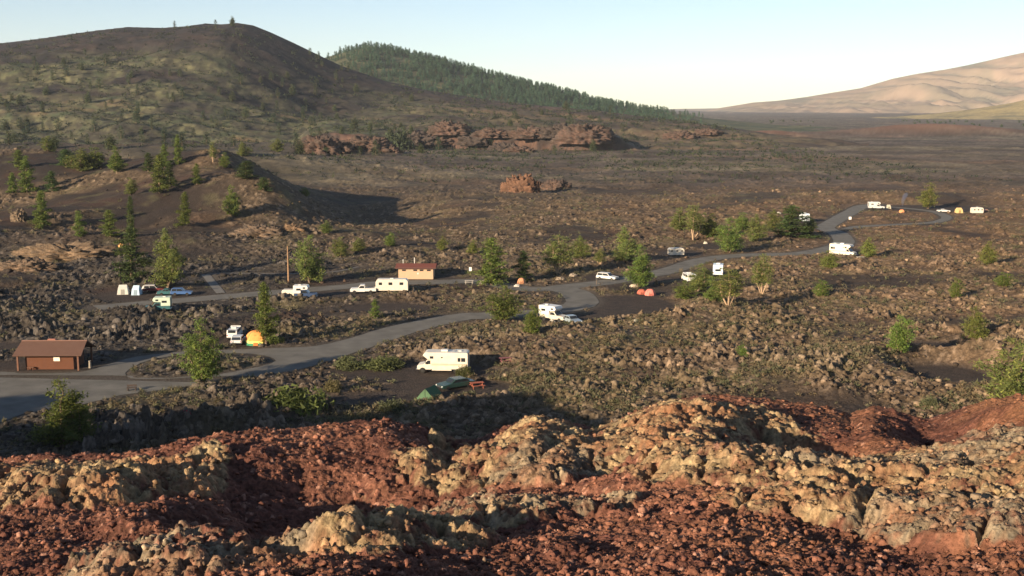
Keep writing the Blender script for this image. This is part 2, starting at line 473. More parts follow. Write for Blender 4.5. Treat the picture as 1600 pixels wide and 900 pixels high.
SA_X, SA_Z = skyline([(-700, 150), (-400, 118), (-200, 88), (0, 70), (60, 63), (100, 57), (150, 50), (200, 44.5), (250, 46), (290, 43.5), (320, 39), (345, 40.5), (370, 38), (395, 42), (420, 52), (455, 68), (490, 85), (530, 104), (600, 128), (660, 142),
                      (760, 158), (850, 168), (930, 175), (1000, 184), (1080, 193), (1180, 208), (1280, 235), (1500, 300)], 1450)
def hill_a(X, Y):
    s = np.interp(X, SA_X, SA_Z) + 2.0
    yf = 1010 - 120 * sstep(-150, -600, X) - 60 * sstep(-100, 80, X)
    t = (Y - yf) / (1450 - yf)
    sh = np.where(t < 1, 0.30 * np.clip(t, 0, 1) + 0.70 * sstep(0.05, 1.06, t) ** 1.05, 1 - 0.9 * sstep(1.0, 2.2, t))
    z = s * sh
    w = sstep(0, 0.12, t) * sstep(1.0, 0.62, t)
    sc = sstep(-205, -180, X) * sstep(115, 80, X)
    edge = t + 0.035 * fbm(X / 28, Y / 28, 3, 251) + 0.05 * perlin(X / 75, Y / 200, 253)
    cliff = sc * sstep(0.015, 0.05, edge) * (13 + 6 * fbm(X / 45, Y / 200, 2, 255)) * sstep(0.5, 0.1, t)
    z = z + cliff
    z = z + w * ((9.0 + 6 * sstep(-100, -300, X)) * fbm(X / 190 + 0.3 * Y / 190, Y / 75, 3, 201) + 3.2 * fbm(X / 40, Y / 26, 3, 205))
    z = z + 0.8 * fbm(X / 14, Y / 14, 2, 207) * sstep(0, 0.1, t) * sstep(1.05, 0.8, t)
    # the flank below the saddle: a dark bowl
    z = z - 16 * np.exp(-(((X + 190) / 75) ** 2 + ((Y - 1290) / 90) ** 2))
    z = np.where(t < 0, -6 * np.clip(-t * 6, 0, 1) , z)
    z = z - 5 * sstep(0.06, 0.0, t)
    hh = np.clip(z / np.maximum(s, 1), 0, 1.2)
    n1 = fbm(X / 120, Y / 60, 4, 211); n2 = fbm(X / 30, Y / 22, 4, 213); n3 = fbm(X / 8, Y / 8, 2, 217)
    dark = mixc((0.024, 0.022, 0.023), (0.042, 0.031, 0.028), sstep(-0.3, 0.4, n2))
    green = mixc((0.145, 0.135, 0.072), (0.058, 0.070, 0.040), sstep(-0.3, 0.4, n2))
    gmask = sstep(0.80, 0.60, hh + 0.18 * n1 - 0.12 * sstep(-260, -60, X)) * sstep(-0.42, 0.02, n1 + 0.25 * n2)
    gmask = gmask * (1 - 0.85 * np.exp(-(((X + 215) / 90) ** 2 + ((Y - 1300) / 110) ** 2)))
    col = mixc(dark, green, gmask * (0.35 + 0.65 * sstep(-0.3, 0.3, n3 + 0.5 * n2)))
    tan = sstep(0.12, 0.5, fbm(X / 90 + 9, Y / 40, 3, 219)) * sstep(0.45, 0.25, hh)
    col = mixc(col, (0.165, 0.118, 0.068), tan * 0.8)
    brown = sstep(-160, 0, X)
    col = mixc(col, mixc((0.075, 0.055, 0.042), (0.160, 0.100, 0.068), sstep(-0.1, 0.5, n1)), brown * 0.6)
    face = sc * sstep(-0.01, 0.02, edge) * sstep(0.085, 0.05, edge)
    col = mixc(col, mixc((0.110, 0.064, 0.047), (0.045, 0.034, 0.030), sstep(-0.25, 0.25, fbm(X / 22, z / 6, 3, 257))), face)
    return z, col

SB_X, SB_Z = skyline([(200, 130), (400, 105), (470, 95), (510, 87), (545, 76), (575, 69), (610, 74), (640, 82), (700, 95), (760, 112), (830, 130), (900, 146), (940, 158), (1000, 168), (1060, 176), (1120, 184), (1200, 192), (1300, 202), (1500, 215)], 2250)
def hill_b(X, Y):
    s = np.interp(X, SB_X, SB_Z) - 3.0
    t = (Y - 1620) / (2250 - 1620)
    sh = np.where(t < 1, 0.45 * np.clip(t, 0, 1) + 0.55 * sstep(0.0, 1.05, t), 1 - 0.9 * sstep(1, 2.0, t))
    z = s * sh + 5 * fbm(X / 120, Y / 120, 3, 221) * sstep(0, .2, t) * sstep(1.0, 0.8, t)
    z = np.where(t < 0, -5, z)
    n = fbm(X / 50, Y / 50, 3, 223)
    col = mixc((0.055, 0.065, 0.036), (0.105, 0.10, 0.052), sstep(-0.3, 0.4, n))
    return z, col

SC_X, SC_Z = skyline([(700, 190), (900, 188), (1040, 184), (1105, 176), (1140, 167), (1180, 160), (1220, 157), (1265, 151), (1300, 145), (1350, 137), (1400, 122), (1440, 114), (1480, 108), (1520, 100), (1560, 91), (1600, 82), (1700, 68), (1850, 48), (2100, 30), (2500, 60), (3200, 120)], 7600)
def hill_c(X, Y):
    s = np.interp(X, SC_X, SC_Z)
    t = (Y - 5700) / (7600 - 5700)
    sh = np.where(t < 1, sstep(-0.1, 1.15, t) ** 0.9, 1 - 0.85 * sstep(1, 1.5, t))
    z = s * sh
    wob = X + 260 * fbm(X / 1500, Y / 1500, 2, 231)
    g = np.abs(fbm((wob + 0.75 * Y) / 560, Y / 1700, 4, 233, 0.5))
    w = sstep(0, 0.15, t) * sstep(1.04, 0.8, t)
    z = z - 175 * (0.38 - np.clip(g, 0, 0.55)) * w * np.clip(s / 200, 0.15, 1.3)
    z = z + 9 * fbm(X / 160, Y / 160, 3, 235) * w - 26 * np.abs(fbm((X - 0.6 * Y) / 190, Y / 600, 3, 236)) * w
    z = np.where(t < 0, -8, z)
    n = fbm(X / 500, Y / 500, 4, 237)
    col = mixc((0.28, 0.200, 0.140), (0.215, 0.168, 0.115), sstep(-0.3, 0.4, n))
    gully = sstep(0.13, 0.02, g) * sstep(-0.1, 0.3, fbm(X / 300, Y / 300, 3, 239))
    col = mixc(col, (0.11, 0.115, 0.085), gully * 0.7)
    col = mixc(col, (0.15, 0.135, 0.09), 0.5 * sstep(0.1, 0.5, fbm(X / 220, Y / 500, 4, 238)))
    return z, col

def hill_d(X, Y):    # a lower yellow foothill on the right
    z = 88 * np.exp(-(((X - 1830) / 420) ** 2 + ((Y - 3500) / 300) ** 2)) + 4 * fbm(X / 80, Y / 80, 3, 241) - 4
    n = fbm(X / 120, Y / 60, 3, 243)
    col = mixc((0.30, 0.235, 0.11), (0.16, 0.14, 0.075), sstep(-0.1, 0.4, n))
    return z, col

m_hill = attr_mat('hill_ground', detail=0.09, amt=0.35, bump=1.2, bscale=0.12)
m_range = attr_mat('range_ground', detail=0.01, amt=0.12, bump=0.0)
hillA = polar_sheet('hill', np.arange(-0.62, 0.30, 0.0013 * Q), spaced(850, 2700, 0.0026 * Q), hill_a, m_hill)
hillB = polar_sheet('hill', np.arange(-0.35, 0.42, 0.0022), spaced(1560, 3600, 0.006), hill_b, m_hill)
hillC = polar_sheet('mountains', np.arange(-0.02, 0.85, 0.0016), spaced(5400, 11000, 0.003), hill_c, m_range)
hillD = polar_sheet('hill', np.arange(0.16, 0.75, 0.003), spaced(2700, 4300, 0.006), hill_d, m_hill)

# ------------------------------------------------------------------ the rocky slope the photograph was taken from
CREST = np.array([(-700, 790), (-300, 760), (0, 724), (60, 712), (120, 716), (190, 712), (250, 700), (330, 680), (400, 668), (500, 660), (600, 654), (660, 664), (700, 690), (740, 692), (790, 668), (830, 652), (880, 658), (930, 672),
                  (965, 662), (1020, 636), (1100, 620), (1170, 622), (1250, 632), (1330, 645), (1365, 634), (1400, 640), (1450, 650), (1500, 636), (1545, 622), (1600, 614), (1750, 600), (2200, 640)], float)
CR_Q = (CREST[:, 0] - 800) / F_PX * 0.985
def y_crest(q):
    return 21.0 + 6.0 * sstep(-0.5, 0.3, q) + 1.5 * np.sin(q * 9)
_yc = y_crest(CR_Q)
_cx, _, CR_Z = at_depth(CREST[:, 0], CREST[:, 1], _yc)
CR_Q = _cx / _yc
FZ0 = CAM_H - 2.9
_qs = np.linspace(CR_Q.min(), CR_Q.max(), 400)
_zs = np.interp(_qs, CR_Q, CR_Z)
_kw = np.exp(-np.linspace(-2.2, 2.2, 61) ** 2); _kw /= _kw.sum()
CR_S = np.convolve(np.pad(_zs, 30, mode='edge'), _kw, mode='valid')     # the rim with its dips smoothed away, for the ground nearer the camera
def slope_base(X, Y):
    Yp = np.maximum(Y, 0.3)
    q = np.clip(X / Yp, -0.9, 0.9)
    yc = y_crest(q)
    zc = np.interp(q, CR_Q, CR_Z)
    t = Y / yc
    zs = np.interp(q, _qs, CR_S)
    zin = FZ0 + (zs - FZ0) * t + (zc - zs) * sstep(0.62, 1.0, t)
    over = Y - yc
    zout = zc - 0.45 * over - 0.012 * np.clip(over, 0, 12) ** 2 * 1.0
    return np.where(over < 0, zin, zout), over

def slope_pt(px, py):
    """where the ray through a pixel meets the smooth slope"""
    a, c, e = ray(px, py)
    for Y in np.arange(3.0, 40.0, 0.05):
        X = a * Y / c; Z = CAM_H + e * Y / c
        if Z <= slope_base(np.array([X]), np.array([Y]))[0][0]:
            return float(X), float(Y)
    return float(a * 25 / c), 25.0

# rock swells: px x, px y, width px, depth/width ratio, height / width ratio, kind of rock (0 red, 1 yellow lichen, 2 grey lichen)
SWELLS = [
    (1780, 760, 420, .5, .06, 1), (1850, 660, 300, .45, .08, 2), (2050, 820, 300, .5, .06, 1), (-160, 780, 320, .5, .08, 1), (-320, 860, 280, .5, .07, 2),
    (930, 715, 330, .5, .07, 1), (1350, 800, 330, .45, .05, 1), (700, 790, 260, .45, .07, 2), (1560, 740, 260, .6, .05, 1), (80, 740, 200, .4, .06, 1),
    (1440, 765, 430, .55, .055, 1), (1190, 735, 300, .5, .07, 1), (1080, 660, 280, .45, .06, 1), (820, 715, 280, .55, .08, 1), (570, 815, 260, .6, .08, 1), (330, 775, 270, .6, .15, 0), (1530, 820, 260, .5, .05, 2), (100, 770, 240, .6, .08, 1), (300, 860, 260, .6, .08, 2),
    (90, 765, 150, .8, .26, 1), (30, 800, 130, .8, .22, 0), (190, 800, 160, .8, .14, 0), (350, 845, 190, .8, .22, 2), (230, 890, 160, .7, .2, 2), (290, 730, 110, .7, .2, 1), (200, 735, 70, .7, .25, 1),
    (560, 820, 190, .8, .30, 1), (640, 800, 110, .8, .2, 1), (760, 800, 130, .7, .22, 1), (700, 760, 120, .7, .16, 2), (480, 770, 90, .7, .1, 2),
    (800, 705, 110, .7, .26, 1), (880, 690, 130, .7, .28, 1), (850, 735, 120, .7, .2, 2), (960, 760, 120, .7, .22, 0), (1010, 720, 120, .8, .2, 0), (930, 790, 90, .7, .15, 2),
    (1090, 715, 150, .8, .22, 1), (1190, 745, 140, .8, .24, 1), (1050, 690, 90, .7, .15, 1), (1260, 745, 100, .7, .2, 2), (1290, 800, 150, .8, .16, 1),
    (1370, 715, 170, .8, .2, 1), (1470, 740, 220, .8, .20, 2), (1560, 700, 160, .8, .16, 2), (1400, 800, 190, .8, .18, 1), (1540, 830, 180, .8, .18, 2), (1250, 870, 120, .8, .16, 0),
    (1060, 645, 120, .8, .12, 1), (1150, 650, 130, .8, .10, 1), (980, 668, 80, .8, .1, 1), (1375, 655, 80, .7, .2, 0), (1575, 640, 110, .7, .2, 0), (660, 715, 120, .6, .14, 0), (560, 672, 120, .5, .12, 0), (420, 690, 100, .5, .1, 0),
    (330, 705, 60, .6, .2, 1), (1120, 850, 130, .7, .1, 0), (850, 860, 150, .7, .1, 0), (1010, 880, 120, .7, .08, 0), (1340, 870, 110, .7, .14, 0), (705, 708, 60, .6, .3, 1),
]
HOLLOWS = [(500, 735, 350, .42, .14), (420, 765, 150, .5, .10), (1255, 690, 150, .6, .20), (1500, 664, 140, .45, .15), (420, 845, 90, .6, .14), (905, 765, 80, .5, .09), (700, 785, 70, .5, .08), (1335, 700, 60, .6, .14)]
SW = []
for (px, py, w, dr, hr, k) in SWELLS:
    X, Y = slope_pt(px, py); wm = w / F_PX * Y
    SW.append((X, Y, wm * 0.82, wm * dr * 1.25, wm * hr * (0.42 if w < 240 else 1.0), k))
HO = []
for (px, py, w, dr, hr) in HOLLOWS:
    X, Y = slope_pt(px, py); wm = w / F_PX * Y
    HO.append((X, Y, wm * 0.62, wm * dr * 2.2, wm * hr * 2.9))

def slope_full(X, Y):
    z0, over = slope_base(X, Y)
    inn = sstep(6.0, -1.0, over)
    wx = X + 0.22 * fbm(X / 0.8, Y / 0.8, 2, 301); wy = Y + 0.22 * fbm(X / 0.8 + 40, Y / 0.8, 2, 302)
    wx2 = X + 0.45 * fbm(X / 1.8, Y / 1.8, 3, 303, 0.5); wy2 = Y + 0.55 * fbm(X / 1.8 + 20, Y / 1.8, 3, 304, 0.5)
    lump = 0 * X; k1 = 0 * X; k2 = 0 * X
    ax, bx_, sx_ = worley(wx / 1.5 + 7, wy / 1.1 + 3, 16)
    for (cx, cy_, sx, sy, h, k) in SW:
        r2 = ((wx2 - cx) / sx) ** 2 + ((wy2 - cy_) / sy) ** 2
        g = np.clip(1 - r2, 0, 1)
        hh = h * sstep(0.0, 0.9, g)
        lump = np.maximum(lump, hh) + 0.3 * np.minimum(lump, hh)
        e = sstep(0.0, 0.35, g)
        if k == 1: k1 = np.maximum(k1, e)
        if k == 2: k2 = np.maximum(k2, e)
    hol = 0 * X
    for (cx, cy_, sx, sy, h) in HO:
        hol = hol + h * np.exp(-(((wx2 - cx) / sx) ** 2 + ((wy2 - cy_) / sy) ** 2))
    rock = np.clip(np.maximum(k1, k2), 0, 1)
    a1, b1, c1 = worley(wx / 0.95, wy / 0.95, 11)
    a2, b2, c2 = worley(wx / 0.27, wy / 0.27, 12)
    a3, b3, c3 = worley(X / 0.068 + 0.8 * perlin(X / .15, Y / .15, 8), Y / 0.068 + 0.8 * perlin(X / .15 + 3, Y / .15, 9), 13)
    d1 = sstep(0.0, 0.35, b1 - a1) * (0.1 + 0.9 * c1) * (1 + 0.5 * perlin(X / 0.3, Y / 0.3, 18))
    d2 = sstep(0.0, 0.42, b2 - a2) * (0.1 + 0.9 * c2) * (1 + 0.6 * perlin(X / 0.11, Y / 0.11, 19))
    d3 = sstep(0.0, 0.45, b3 - a3) * (0.1 + 0.9 * c3 * c3)
    patch = sstep(-0.3, 0.3, fbm(X / 2.2, Y / 2.2, 2, 311))
    crev = sstep(0.12, 0.0, b1 - a1) * (0.2 + 0.8 * rock)                      # cracks between blocks of the outcrops
    z = z0 + inn * (lump - hol) + (0.035 + 0.06 * rock) * d1 + (0.015 + 0.035 * patch + 0.02 * rock) * d2 + (0.036 * (1 - 0.25 * rock)) * d3
    # broad tilted slabs, stepped against each other
    z = z + rock * inn * (0.13 * (sx_ - 0.5) * sstep(0.0, 0.12, bx_ - ax) + 0.05 * sstep(0.0, 0.2, bx_ - ax))
    z = z - 0.08 * crev + 0.07 * fbm(X / 1.9, Y / 1.9, 3, 315) + (0.05 + 0.035 * rock) * fbm(X / 0.45, Y / 0.45, 6, 317, 0.7) - (0.04 + 0.05 * rock) * np.abs(fbm(X / 0.8 + 7, Y / 0.8, 4, 319, 0.6))
    pit = np.clip(perlin(X / 0.15, Y / 0.15, 321) - 0.12, 0, 1) * (0.25 + 0.75 * rock)
    z = z - 0.15 * pit + 0.022 * fbm(X / 0.07, Y / 0.07, 3, 323, 0.7)
    # colour
    n1 = fbm(X / 1.7, Y / 1.7, 3, 331); n2 = fbm(X / 0.45, Y / 0.45, 3, 333); n3 = fbm(X / 0.11, Y / 0.11, 2, 335)
    red = mixc((0.112, 0.047, 0.032), (0.180, 0.080, 0.050), sstep(-0.4, 0.5, n1))
    red = mixc(red, (0.085, 0.034, 0.026), sstep(0.1, 0.6, n2) * 0.8)
    red = red * (0.45 + 1.1 * (0.3 * c2 + 0.7 * c3))[..., None]
    red = np.where((c3 > 0.97)[..., None], red * 1.2 + np.array((0.10, 0.07, 0.05)), red)
    q = np.clip(X / np.maximum(Y, 1), -0.6, 0.6)
    rgt = sstep(0.0, 0.45, q)
    red = mixc(red, (0.235, 0.110, 0.050), rgt * 0.45 * sstep(-0.4, 0.4, n1))
    yel = mixc((0.205, 0.125, 0.068), (0.290, 0.210, 0.115), sstep(-0.3, 0.5, n2))
    yel = mixc(yel, (0.23, 0.10, 0.05), sstep(0.0, 0.55, n1 + 0.5 * n3) * 0.75)
    gry = mixc((0.145, 0.100, 0.066), (0.240, 0.185, 0.120), sstep(-0.3, 0.4, n2))
    gry = mixc(gry, (0.19, 0.085, 0.045), sstep(0.05, 0.55, n1) * 0.7)
    yel = yel * (0.55 + 0.4 * c2 + 0.5 * c3)[..., None]; gry = gry * (0.55 + 0.4 * c2 + 0.5 * c3)[..., None]
    spot = sstep(0.22, 0.5, n3)
    yel = mixc(yel, (0.075, 0.062, 0.045), spot * 0.5); gry = mixc(gry, (0.07, 0.062, 0.05), spot * 0.6)
    edge = 0.6 * n2 + 0.5 * n1 + 0.5 * n3 - 0.08
    col = mixc(red, yel, sstep(0.3, 0.9, k1 + edge))
    col = mixc(col, gry, sstep(0.4, 1.1, k2 + edge))
    out = sstep(2.0, 8.0, over)
    col = mixc(col, (0.09, 0.07, 0.05), out)
    return z, col

A_S = angles(-1.25, 1.25, 0.66, 0.00125 * Q, 0.008)
R_S = np.concatenate([[0.4, 1.0], spaced(1.6, 9.0, 0.012), spaced(9.0, 36, 0.0014 * Q), spaced(36, 86, 0.01)])
m_rock = attr_mat('slope_rock', detail=14.0, amt=0.45, bump=0.02, bscale=30.0)
slope = polar_sheet('rock_slope', A_S, R_S, slope_full, m_rock)

# ------------------------------------------------------------------ roads and paths (flat strips, each a few millimetres above the last)
def asphalt():
    m = solid('asphalt', (0.135, 0.127, 0.112), rough=0.92, amt=0.22, scale=0.35, spec=0.2)
    return m
def way_mesh(name, P, w, z, mat, rag=0.25):
    T = np.gradient(P, axis=0); T /= np.linalg.norm(T, axis=1)[:, None] + 1e-9
    N = np.stack([-T[:, 1], T[:, 0]], 1)
    n = len(P)
    jl = w / 2 + rag * perlin(P[:, 0] / 2.3, P[:, 1] / 2.3, 5); jr = w / 2 + rag * perlin(P[:, 0] / 2.3 + 9, P[:, 1] / 2.3, 6)
    L = P + N * jl[:, None]; R = P - N * jr[:, None]
    V = np.zeros((n * 2, 3)); V[0::2, :2] = L; V[1::2, :2] = R; V[:, 2] = z
    i = np.arange(n - 1) * 2
    F = np.stack([i, i + 1, i + 3, i + 2], 1)
    o = mesh_from(name, V, F, mat); o['kind'] = 'structure'
    return o
def ragged(P, step=1.2, amp=0.22, seed=3):
    out = []
    for i in range(len(P)):
        a = P[i]; b = P[(i + 1) % len(P)]; n = max(1, int(np.linalg.norm(b - a) / step))
        for k in range(n):
            p = a + (b - a) * k / n
            out.append(p + amp * np.array([float(perlin(np.array([p[0] / 1.7]), np.array([p[1] / 1.7]), seed)[0]), float(perlin(np.array([p[0] / 1.7]), np.array([p[1] / 1.7 + 5]), seed)[0])]))
    return np.array(out)
from mathutils.geometry import tessellate_polygon
def lot():
    A = ragged(smooth_line(np.vstack([LOT_OUT[1:22]]), 2.0)); B = ragged(np.vstack([smooth_line(np.vstack([ISLAND, ISLAND[:1]]), 2.0)])[:-1])
    A = np.vstack([LOT_OUT[:1], A, LOT_OUT[22:]])
    loops = [[Vector((x, y, 0)) for x, y in A], [Vector((x, y, 0)) for x, y in B]]
    tris = tessellate_polygon(loops)
    V = np.vstack([A, B]); V = np.hstack([V, np.full((len(V), 1), 0.004)])
    F = []
    for t in tris:
        a, b, c = (V[i] for i in t)
        cr = (b[0] - a[0]) * (c[1] - a[1]) - (b[1] - a[1]) * (c[0] - a[0])
        F.append(t if cr > 0 else (t[0], t[2], t[1]))
    o = mesh_from('road', V, np.array(F), asphalt()); o['kind'] = 'structure'
lot()
for k, (nm, (P, w)) in enumerate(WAYS.items()):
    way_mesh('road', P, w, 0.010 + 0.005 * k, asphalt())
m_path = solid('path_surface', (0.16, 0.15, 0.135), rough=0.9, amt=0.15, scale=1.0, spec=0.2)
for k, (nm, (P, w)) in enumerate(PATHS.items()):
    way_mesh('path', P, w, 0.030 + 0.006 * k, m_path, 0.12)

# ------------------------------------------------------------------ placing by line of sight onto the ground
_YM = np.concatenate([np.arange(100, 480, 0.8), spaced(480, 3000, 0.006)])
def drop(pts, surf=None):
    """pixels -> ground points (x, y, z)"""
    p = np.array(pts, float).reshape(-1, 2)
    a, c, e = ray(p[:, 0], p[:, 1])
    Y = _YM[:, None] * np.ones(len(p))
    X = Y * (a / c); Z = CAM_H + Y * (e / c)
    G = (surf or base_z)(X.ravel(), Y.ravel()).reshape(X.shape)
    hit = Z <= G
    k = np.where(hit.any(0), hit.argmax(0), -1)
    j = np.arange(len(p))
    out = np.stack([X[k, j], Y[k, j], G[k, j]], 1)
    out[k < 0] = np.nan
    return out

# ------------------------------------------------------------------ plants
def tube(p0, p1, r0, r1, n=5):
    p0 = np.array(p0, float); p1 = np.array(p1, float)
    d = p1 - p0; d /= np.linalg.norm(d) + 1e-9
    a = np.cross(d, [0, 0, 1.0]);
    if np.linalg.norm(a) < 1e-3: a = np.array([1.0, 0, 0])
    a /= np.linalg.norm(a); b = np.cross(d, a)
    t = np.arange(n) / n * 2 * np.pi
    ring = np.cos(t)[:, None] * a + np.sin(t)[:, None] * b
    V = np.vstack([p0 + ring * r0, p1 + ring * r1])
    i = np.arange(n)
    F = np.stack([i, (i + 1) % n, n + (i + 1) % n, n + i], 1)
    return V, F
def join(parts):
    V = []; F = []; o = 0
    for v, f in parts:
        V.append(v); F.append(f + o); o += len(v)
    return np.vstack(V), np.vstack(F)

def leaf_cloud(C, S, k, r, size, flat=0.0):
    """k triangles scattered round each centre in C; S is the size factor of each centre"""
    n = len(C)
    c = np.repeat(C, k, 0); s = np.repeat(S, k)
    off = r.normal(size=(n * k, 3)) * 0.55 * size * s[:, None] * 1.5
    off[:, 2] *= 0.7
    m = c + off
    u = r.normal(size=(n * k, 3)); u[:, 2] = u[:, 2] * (1 - flat) + 0.35; u /= np.linalg.norm(u, axis=1)[:, None]
    w = np.cross(u, r.normal(size=(n * k, 3))); w /= np.linalg.norm(w, axis=1)[:, None] + 1e-9
    L = size * s * r.uniform(0.6, 1.25, n * k); B = L * r.uniform(0.28, 0.5, n * k)
    a = m - u * L[:, None] * 0.5 - w * B[:, None] * 0.5
    b = m - u * L[:, None] * 0.5 + w * B[:, None] * 0.5
    d = m + u * L[:, None] * 0.6
    V = np.stack([a, b, d], 1).reshape(-1, 3)
    F = np.arange(len(V)).reshape(-1, 3)
    return V, F

def leaf_mat(name='needles'):
    if name in _mats: return _mats[name]
    m = bpy.data.materials.new(name); m.use_nodes = True
    nt = m.node_tree; b = nt.nodes['Principled BSDF']
    b.inputs['Roughness'].default_value = 0.75; b.inputs['Specular IOR Level'].default_value = 0.2
    at = nt.nodes.new('ShaderNodeAttribute'); at.attribute_name = 'Col'
    oi = nt.nodes.new('ShaderNodeObjectInfo')
    hs = nt.nodes.new('ShaderNodeHueSaturation')
    mr = nt.nodes.new('ShaderNodeMapRange'); mr.inputs['To Min'].default_value = 0.485; mr.inputs['To Max'].default_value = 0.515
    mv = nt.nodes.new('ShaderNodeMapRange'); mv.inputs['To Min'].default_value = 0.8; mv.inputs['To Max'].default_value = 1.2
    nt.links.new(oi.outputs['Random'], mr.inputs[0]); nt.links.new(oi.outputs['Random'], mv.inputs[0])
    nt.links.new(mr.outputs[0], hs.inputs['Hue']); nt.links.new(mv.outputs[0], hs.inputs['Value'])
    nt.links.new(at.outputs['Color'], hs.inputs['Color'])
    nt.links.new(hs.outputs[0], b.inputs['Base Color'])
    tr = nt.nodes.new('ShaderNodeBsdfTranslucent'); mx = nt.nodes.new('ShaderNodeMixShader'); mx.inputs[0].default_value = 0.28
    nt.links.new(hs.outputs[0], tr.inputs[0])
    nt.links.new(b.outputs[0], mx.inputs[1]); nt.links.new(tr.outputs[0], mx.inputs[2])
    nt.links.new(mx.outputs[0], nt.nodes['Material Output'].inputs[0])
    _mats[name] = m
    return m
m_bark = solid('bark', (0.16, 0.115, 0.08), rough=0.9, amt=0.35, scale=6, spec=0.1)
m_bark_pale = solid('bark_pale', (0.36, 0.25, 0.16), rough=0.9, amt=0.3, scale=6, spec=0.1)

def leaf_cols(nc, k, r, base, var=0.35, tip=None, tipf=None):
    b = r.uniform(1 - var, 1 + var, nc)
    col = np.array(base)[None, :] * b[:, None]
    if tip is not None:
        t = (r.uniform(size=nc) < (tipf or 0.25))[:, None]
        col = np.where(t, np.array(tip)[None, :] * b[:, None], col)
    return np.repeat(col, k * 3, 0)

GREEN = (0.100, 0.136, 0.031); OLIVE = (0.122, 0.148, 0.042); DARKG = (0.060, 0.092, 0.028); BRIGHT = (0.112, 0.160, 0.034)
def pine(seed, H, Wd, kind='narrow', green=GREEN, clumps=300, k=8, size=0.34, pale=False):
    """mesh data of trunk and crown of a conifer H high and Wd wide"""
    r = np.random.RandomState(seed)
    limbs = []; C = []; S = []
    if kind == 'wide':
        stems = [(0, 0, 1.0)] + [(r.uniform(-.22, .22) * Wd, r.uniform(-.22, .22) * Wd, r.uniform(.6, .92)) for _ in range(4)]
    elif kind == 'open':
        stems = [(0, 0, 1.0)] + [(r.uniform(-.26, .26) * Wd, r.uniform(-.26, .26) * Wd, r.uniform(.62, .95)) for _ in range(3)]
    else:
        stems = [(0, 0, 1.0)]
    per = clumps // len(stems)
    for (sx, sy, sh) in stems:
        h = H * sh; tr = 0.028 * H * (0.7 if len(stems) > 1 else 1) * 0.8
        nseg = 6; pts = []
        for i in range(nseg + 1):
            t = i / nseg
            pts.append(np.array([sx * min(1, t * 2.2) + r.normal() * 0.012 * H * t, sy * min(1, t * 2.2) + r.normal() * 0.012 * H * t, h * t - (0.3 if i == 0 else 0)]))
        for i in range(nseg):
            limbs.append(tube(pts[i], pts[i + 1], tr * (1 - i / nseg) + 0.02, tr * (1 - (i + 1) / nseg) + 0.015, 6))
        nb = 34 if kind == 'narrow' else 20
        ccount = 0
        for b in range(nb):
            t = (b + r.uniform(0, 1)) / nb
            if kind == 'narrow':
                z0 = 0.06 + 0.93 * t; R = Wd / 2 * (1 - z0) ** 0.62 * min(1, z0 / 0.10 + 0.35) * 1.12
            elif kind == 'wide':
                z0 = 0.10 + 0.88 * t; R = Wd / 2 * (0.55 if len(stems) > 1 else 1) * (1.15 * (1 - z0) ** 0.5) + 0.15
            else:
                z0 = 0.34 + 0.64 * t; R = Wd / 2 * 0.62 * math.sin(min(1.0, (z0 - 0.2) / 0.5) * math.pi / 2) * (1.25 - z0 * 0.8)
            R *= r.uniform(0.30, 1.30)
            ang = b * 2.399 + r.uniform(-.5, .5)
            q = z0 * nseg; i0 = min(nseg - 1, int(q)); p0 = pts[i0] + (pts[i0 + 1] - pts[i0]) * (q - i0)
            up = r.uniform(-0.05, 0.35) if kind == 'narrow' else r.uniform(0.1, 0.7)
            p1 = p0 + np.array([math.cos(ang) * R, math.sin(ang) * R, R * up])
            limbs.append(tube(p0, p1, 0.012 * H * (1 - z0) * 0.6 + 0.02, 0.01, 3))
            m = max(3, int(per / nb * (0.5 + R / (Wd / 2 + 1e-6))))
            u = r.uniform(0.18, 1.05, m) ** 0.8
            c = p0[None, :] + (p1 - p0)[None, :] * u[:, None] + r.normal(size=(m, 3)) * np.array([1, 1, 0.55]) * size * 0.55
            C.append(c); S.append(r.uniform(0.7, 1.25, m) * (1.0 - 0.25 * z0))
        top = pts[-1][None, :] + r.normal(size=(5, 3)) * 0.05 * size; top[:, 2] += np.linspace(-0.6, 0.25, 5) * size * 1.5
        C.append(top); S.append(np.linspace(0.8, 0.35, 5))
    C = np.vstack(C); S = np.concatenate(S)
    V, F = leaf_cloud(C, S, k, r, size)
    col = leaf_cols(len(C), k, r, green, 0.38, (green[0] * 1.5, green[1] * 1.3, green[2] * 1.1), 0.22)
    TV, TF = join([l for l in limbs if len(l[1][0]) == 4])
    return (TV, TF), (V, F, col)

def data_of(name, V, F, mat, col=None):
    o = mesh_from(name, V, F, mat, col=col)
    me = o.data
    bpy.data.objects.remove(o)
    return me

def make_tree(name, variant, label, cat, group, loc, sc, rz):
    """variant = (trunk mesh, crown mesh)"""
    root = empty(name, loc, rz, label, cat, group)
    root.scale = (sc[0], sc[0], sc[1]) if isinstance(sc, tuple) else (sc, sc, sc)
    for nm, me in (('trunk', variant[0]), ('crown', variant[1])):
        o = bpy.data.objects.new(nm, me); ROOT.objects.link(o); o.parent = root
    return root
def variant(seed, H, Wd, kind, green, clumps, k=8, size=0.34, pale=False):
    t, c = pine(seed, H, Wd, kind, green, clumps, k, size)
    return data_of('trunk', t[0], t[1], m_bark_pale if pale else m_bark), data_of('crown', c[0], c[1], leaf_mat(), c[2])

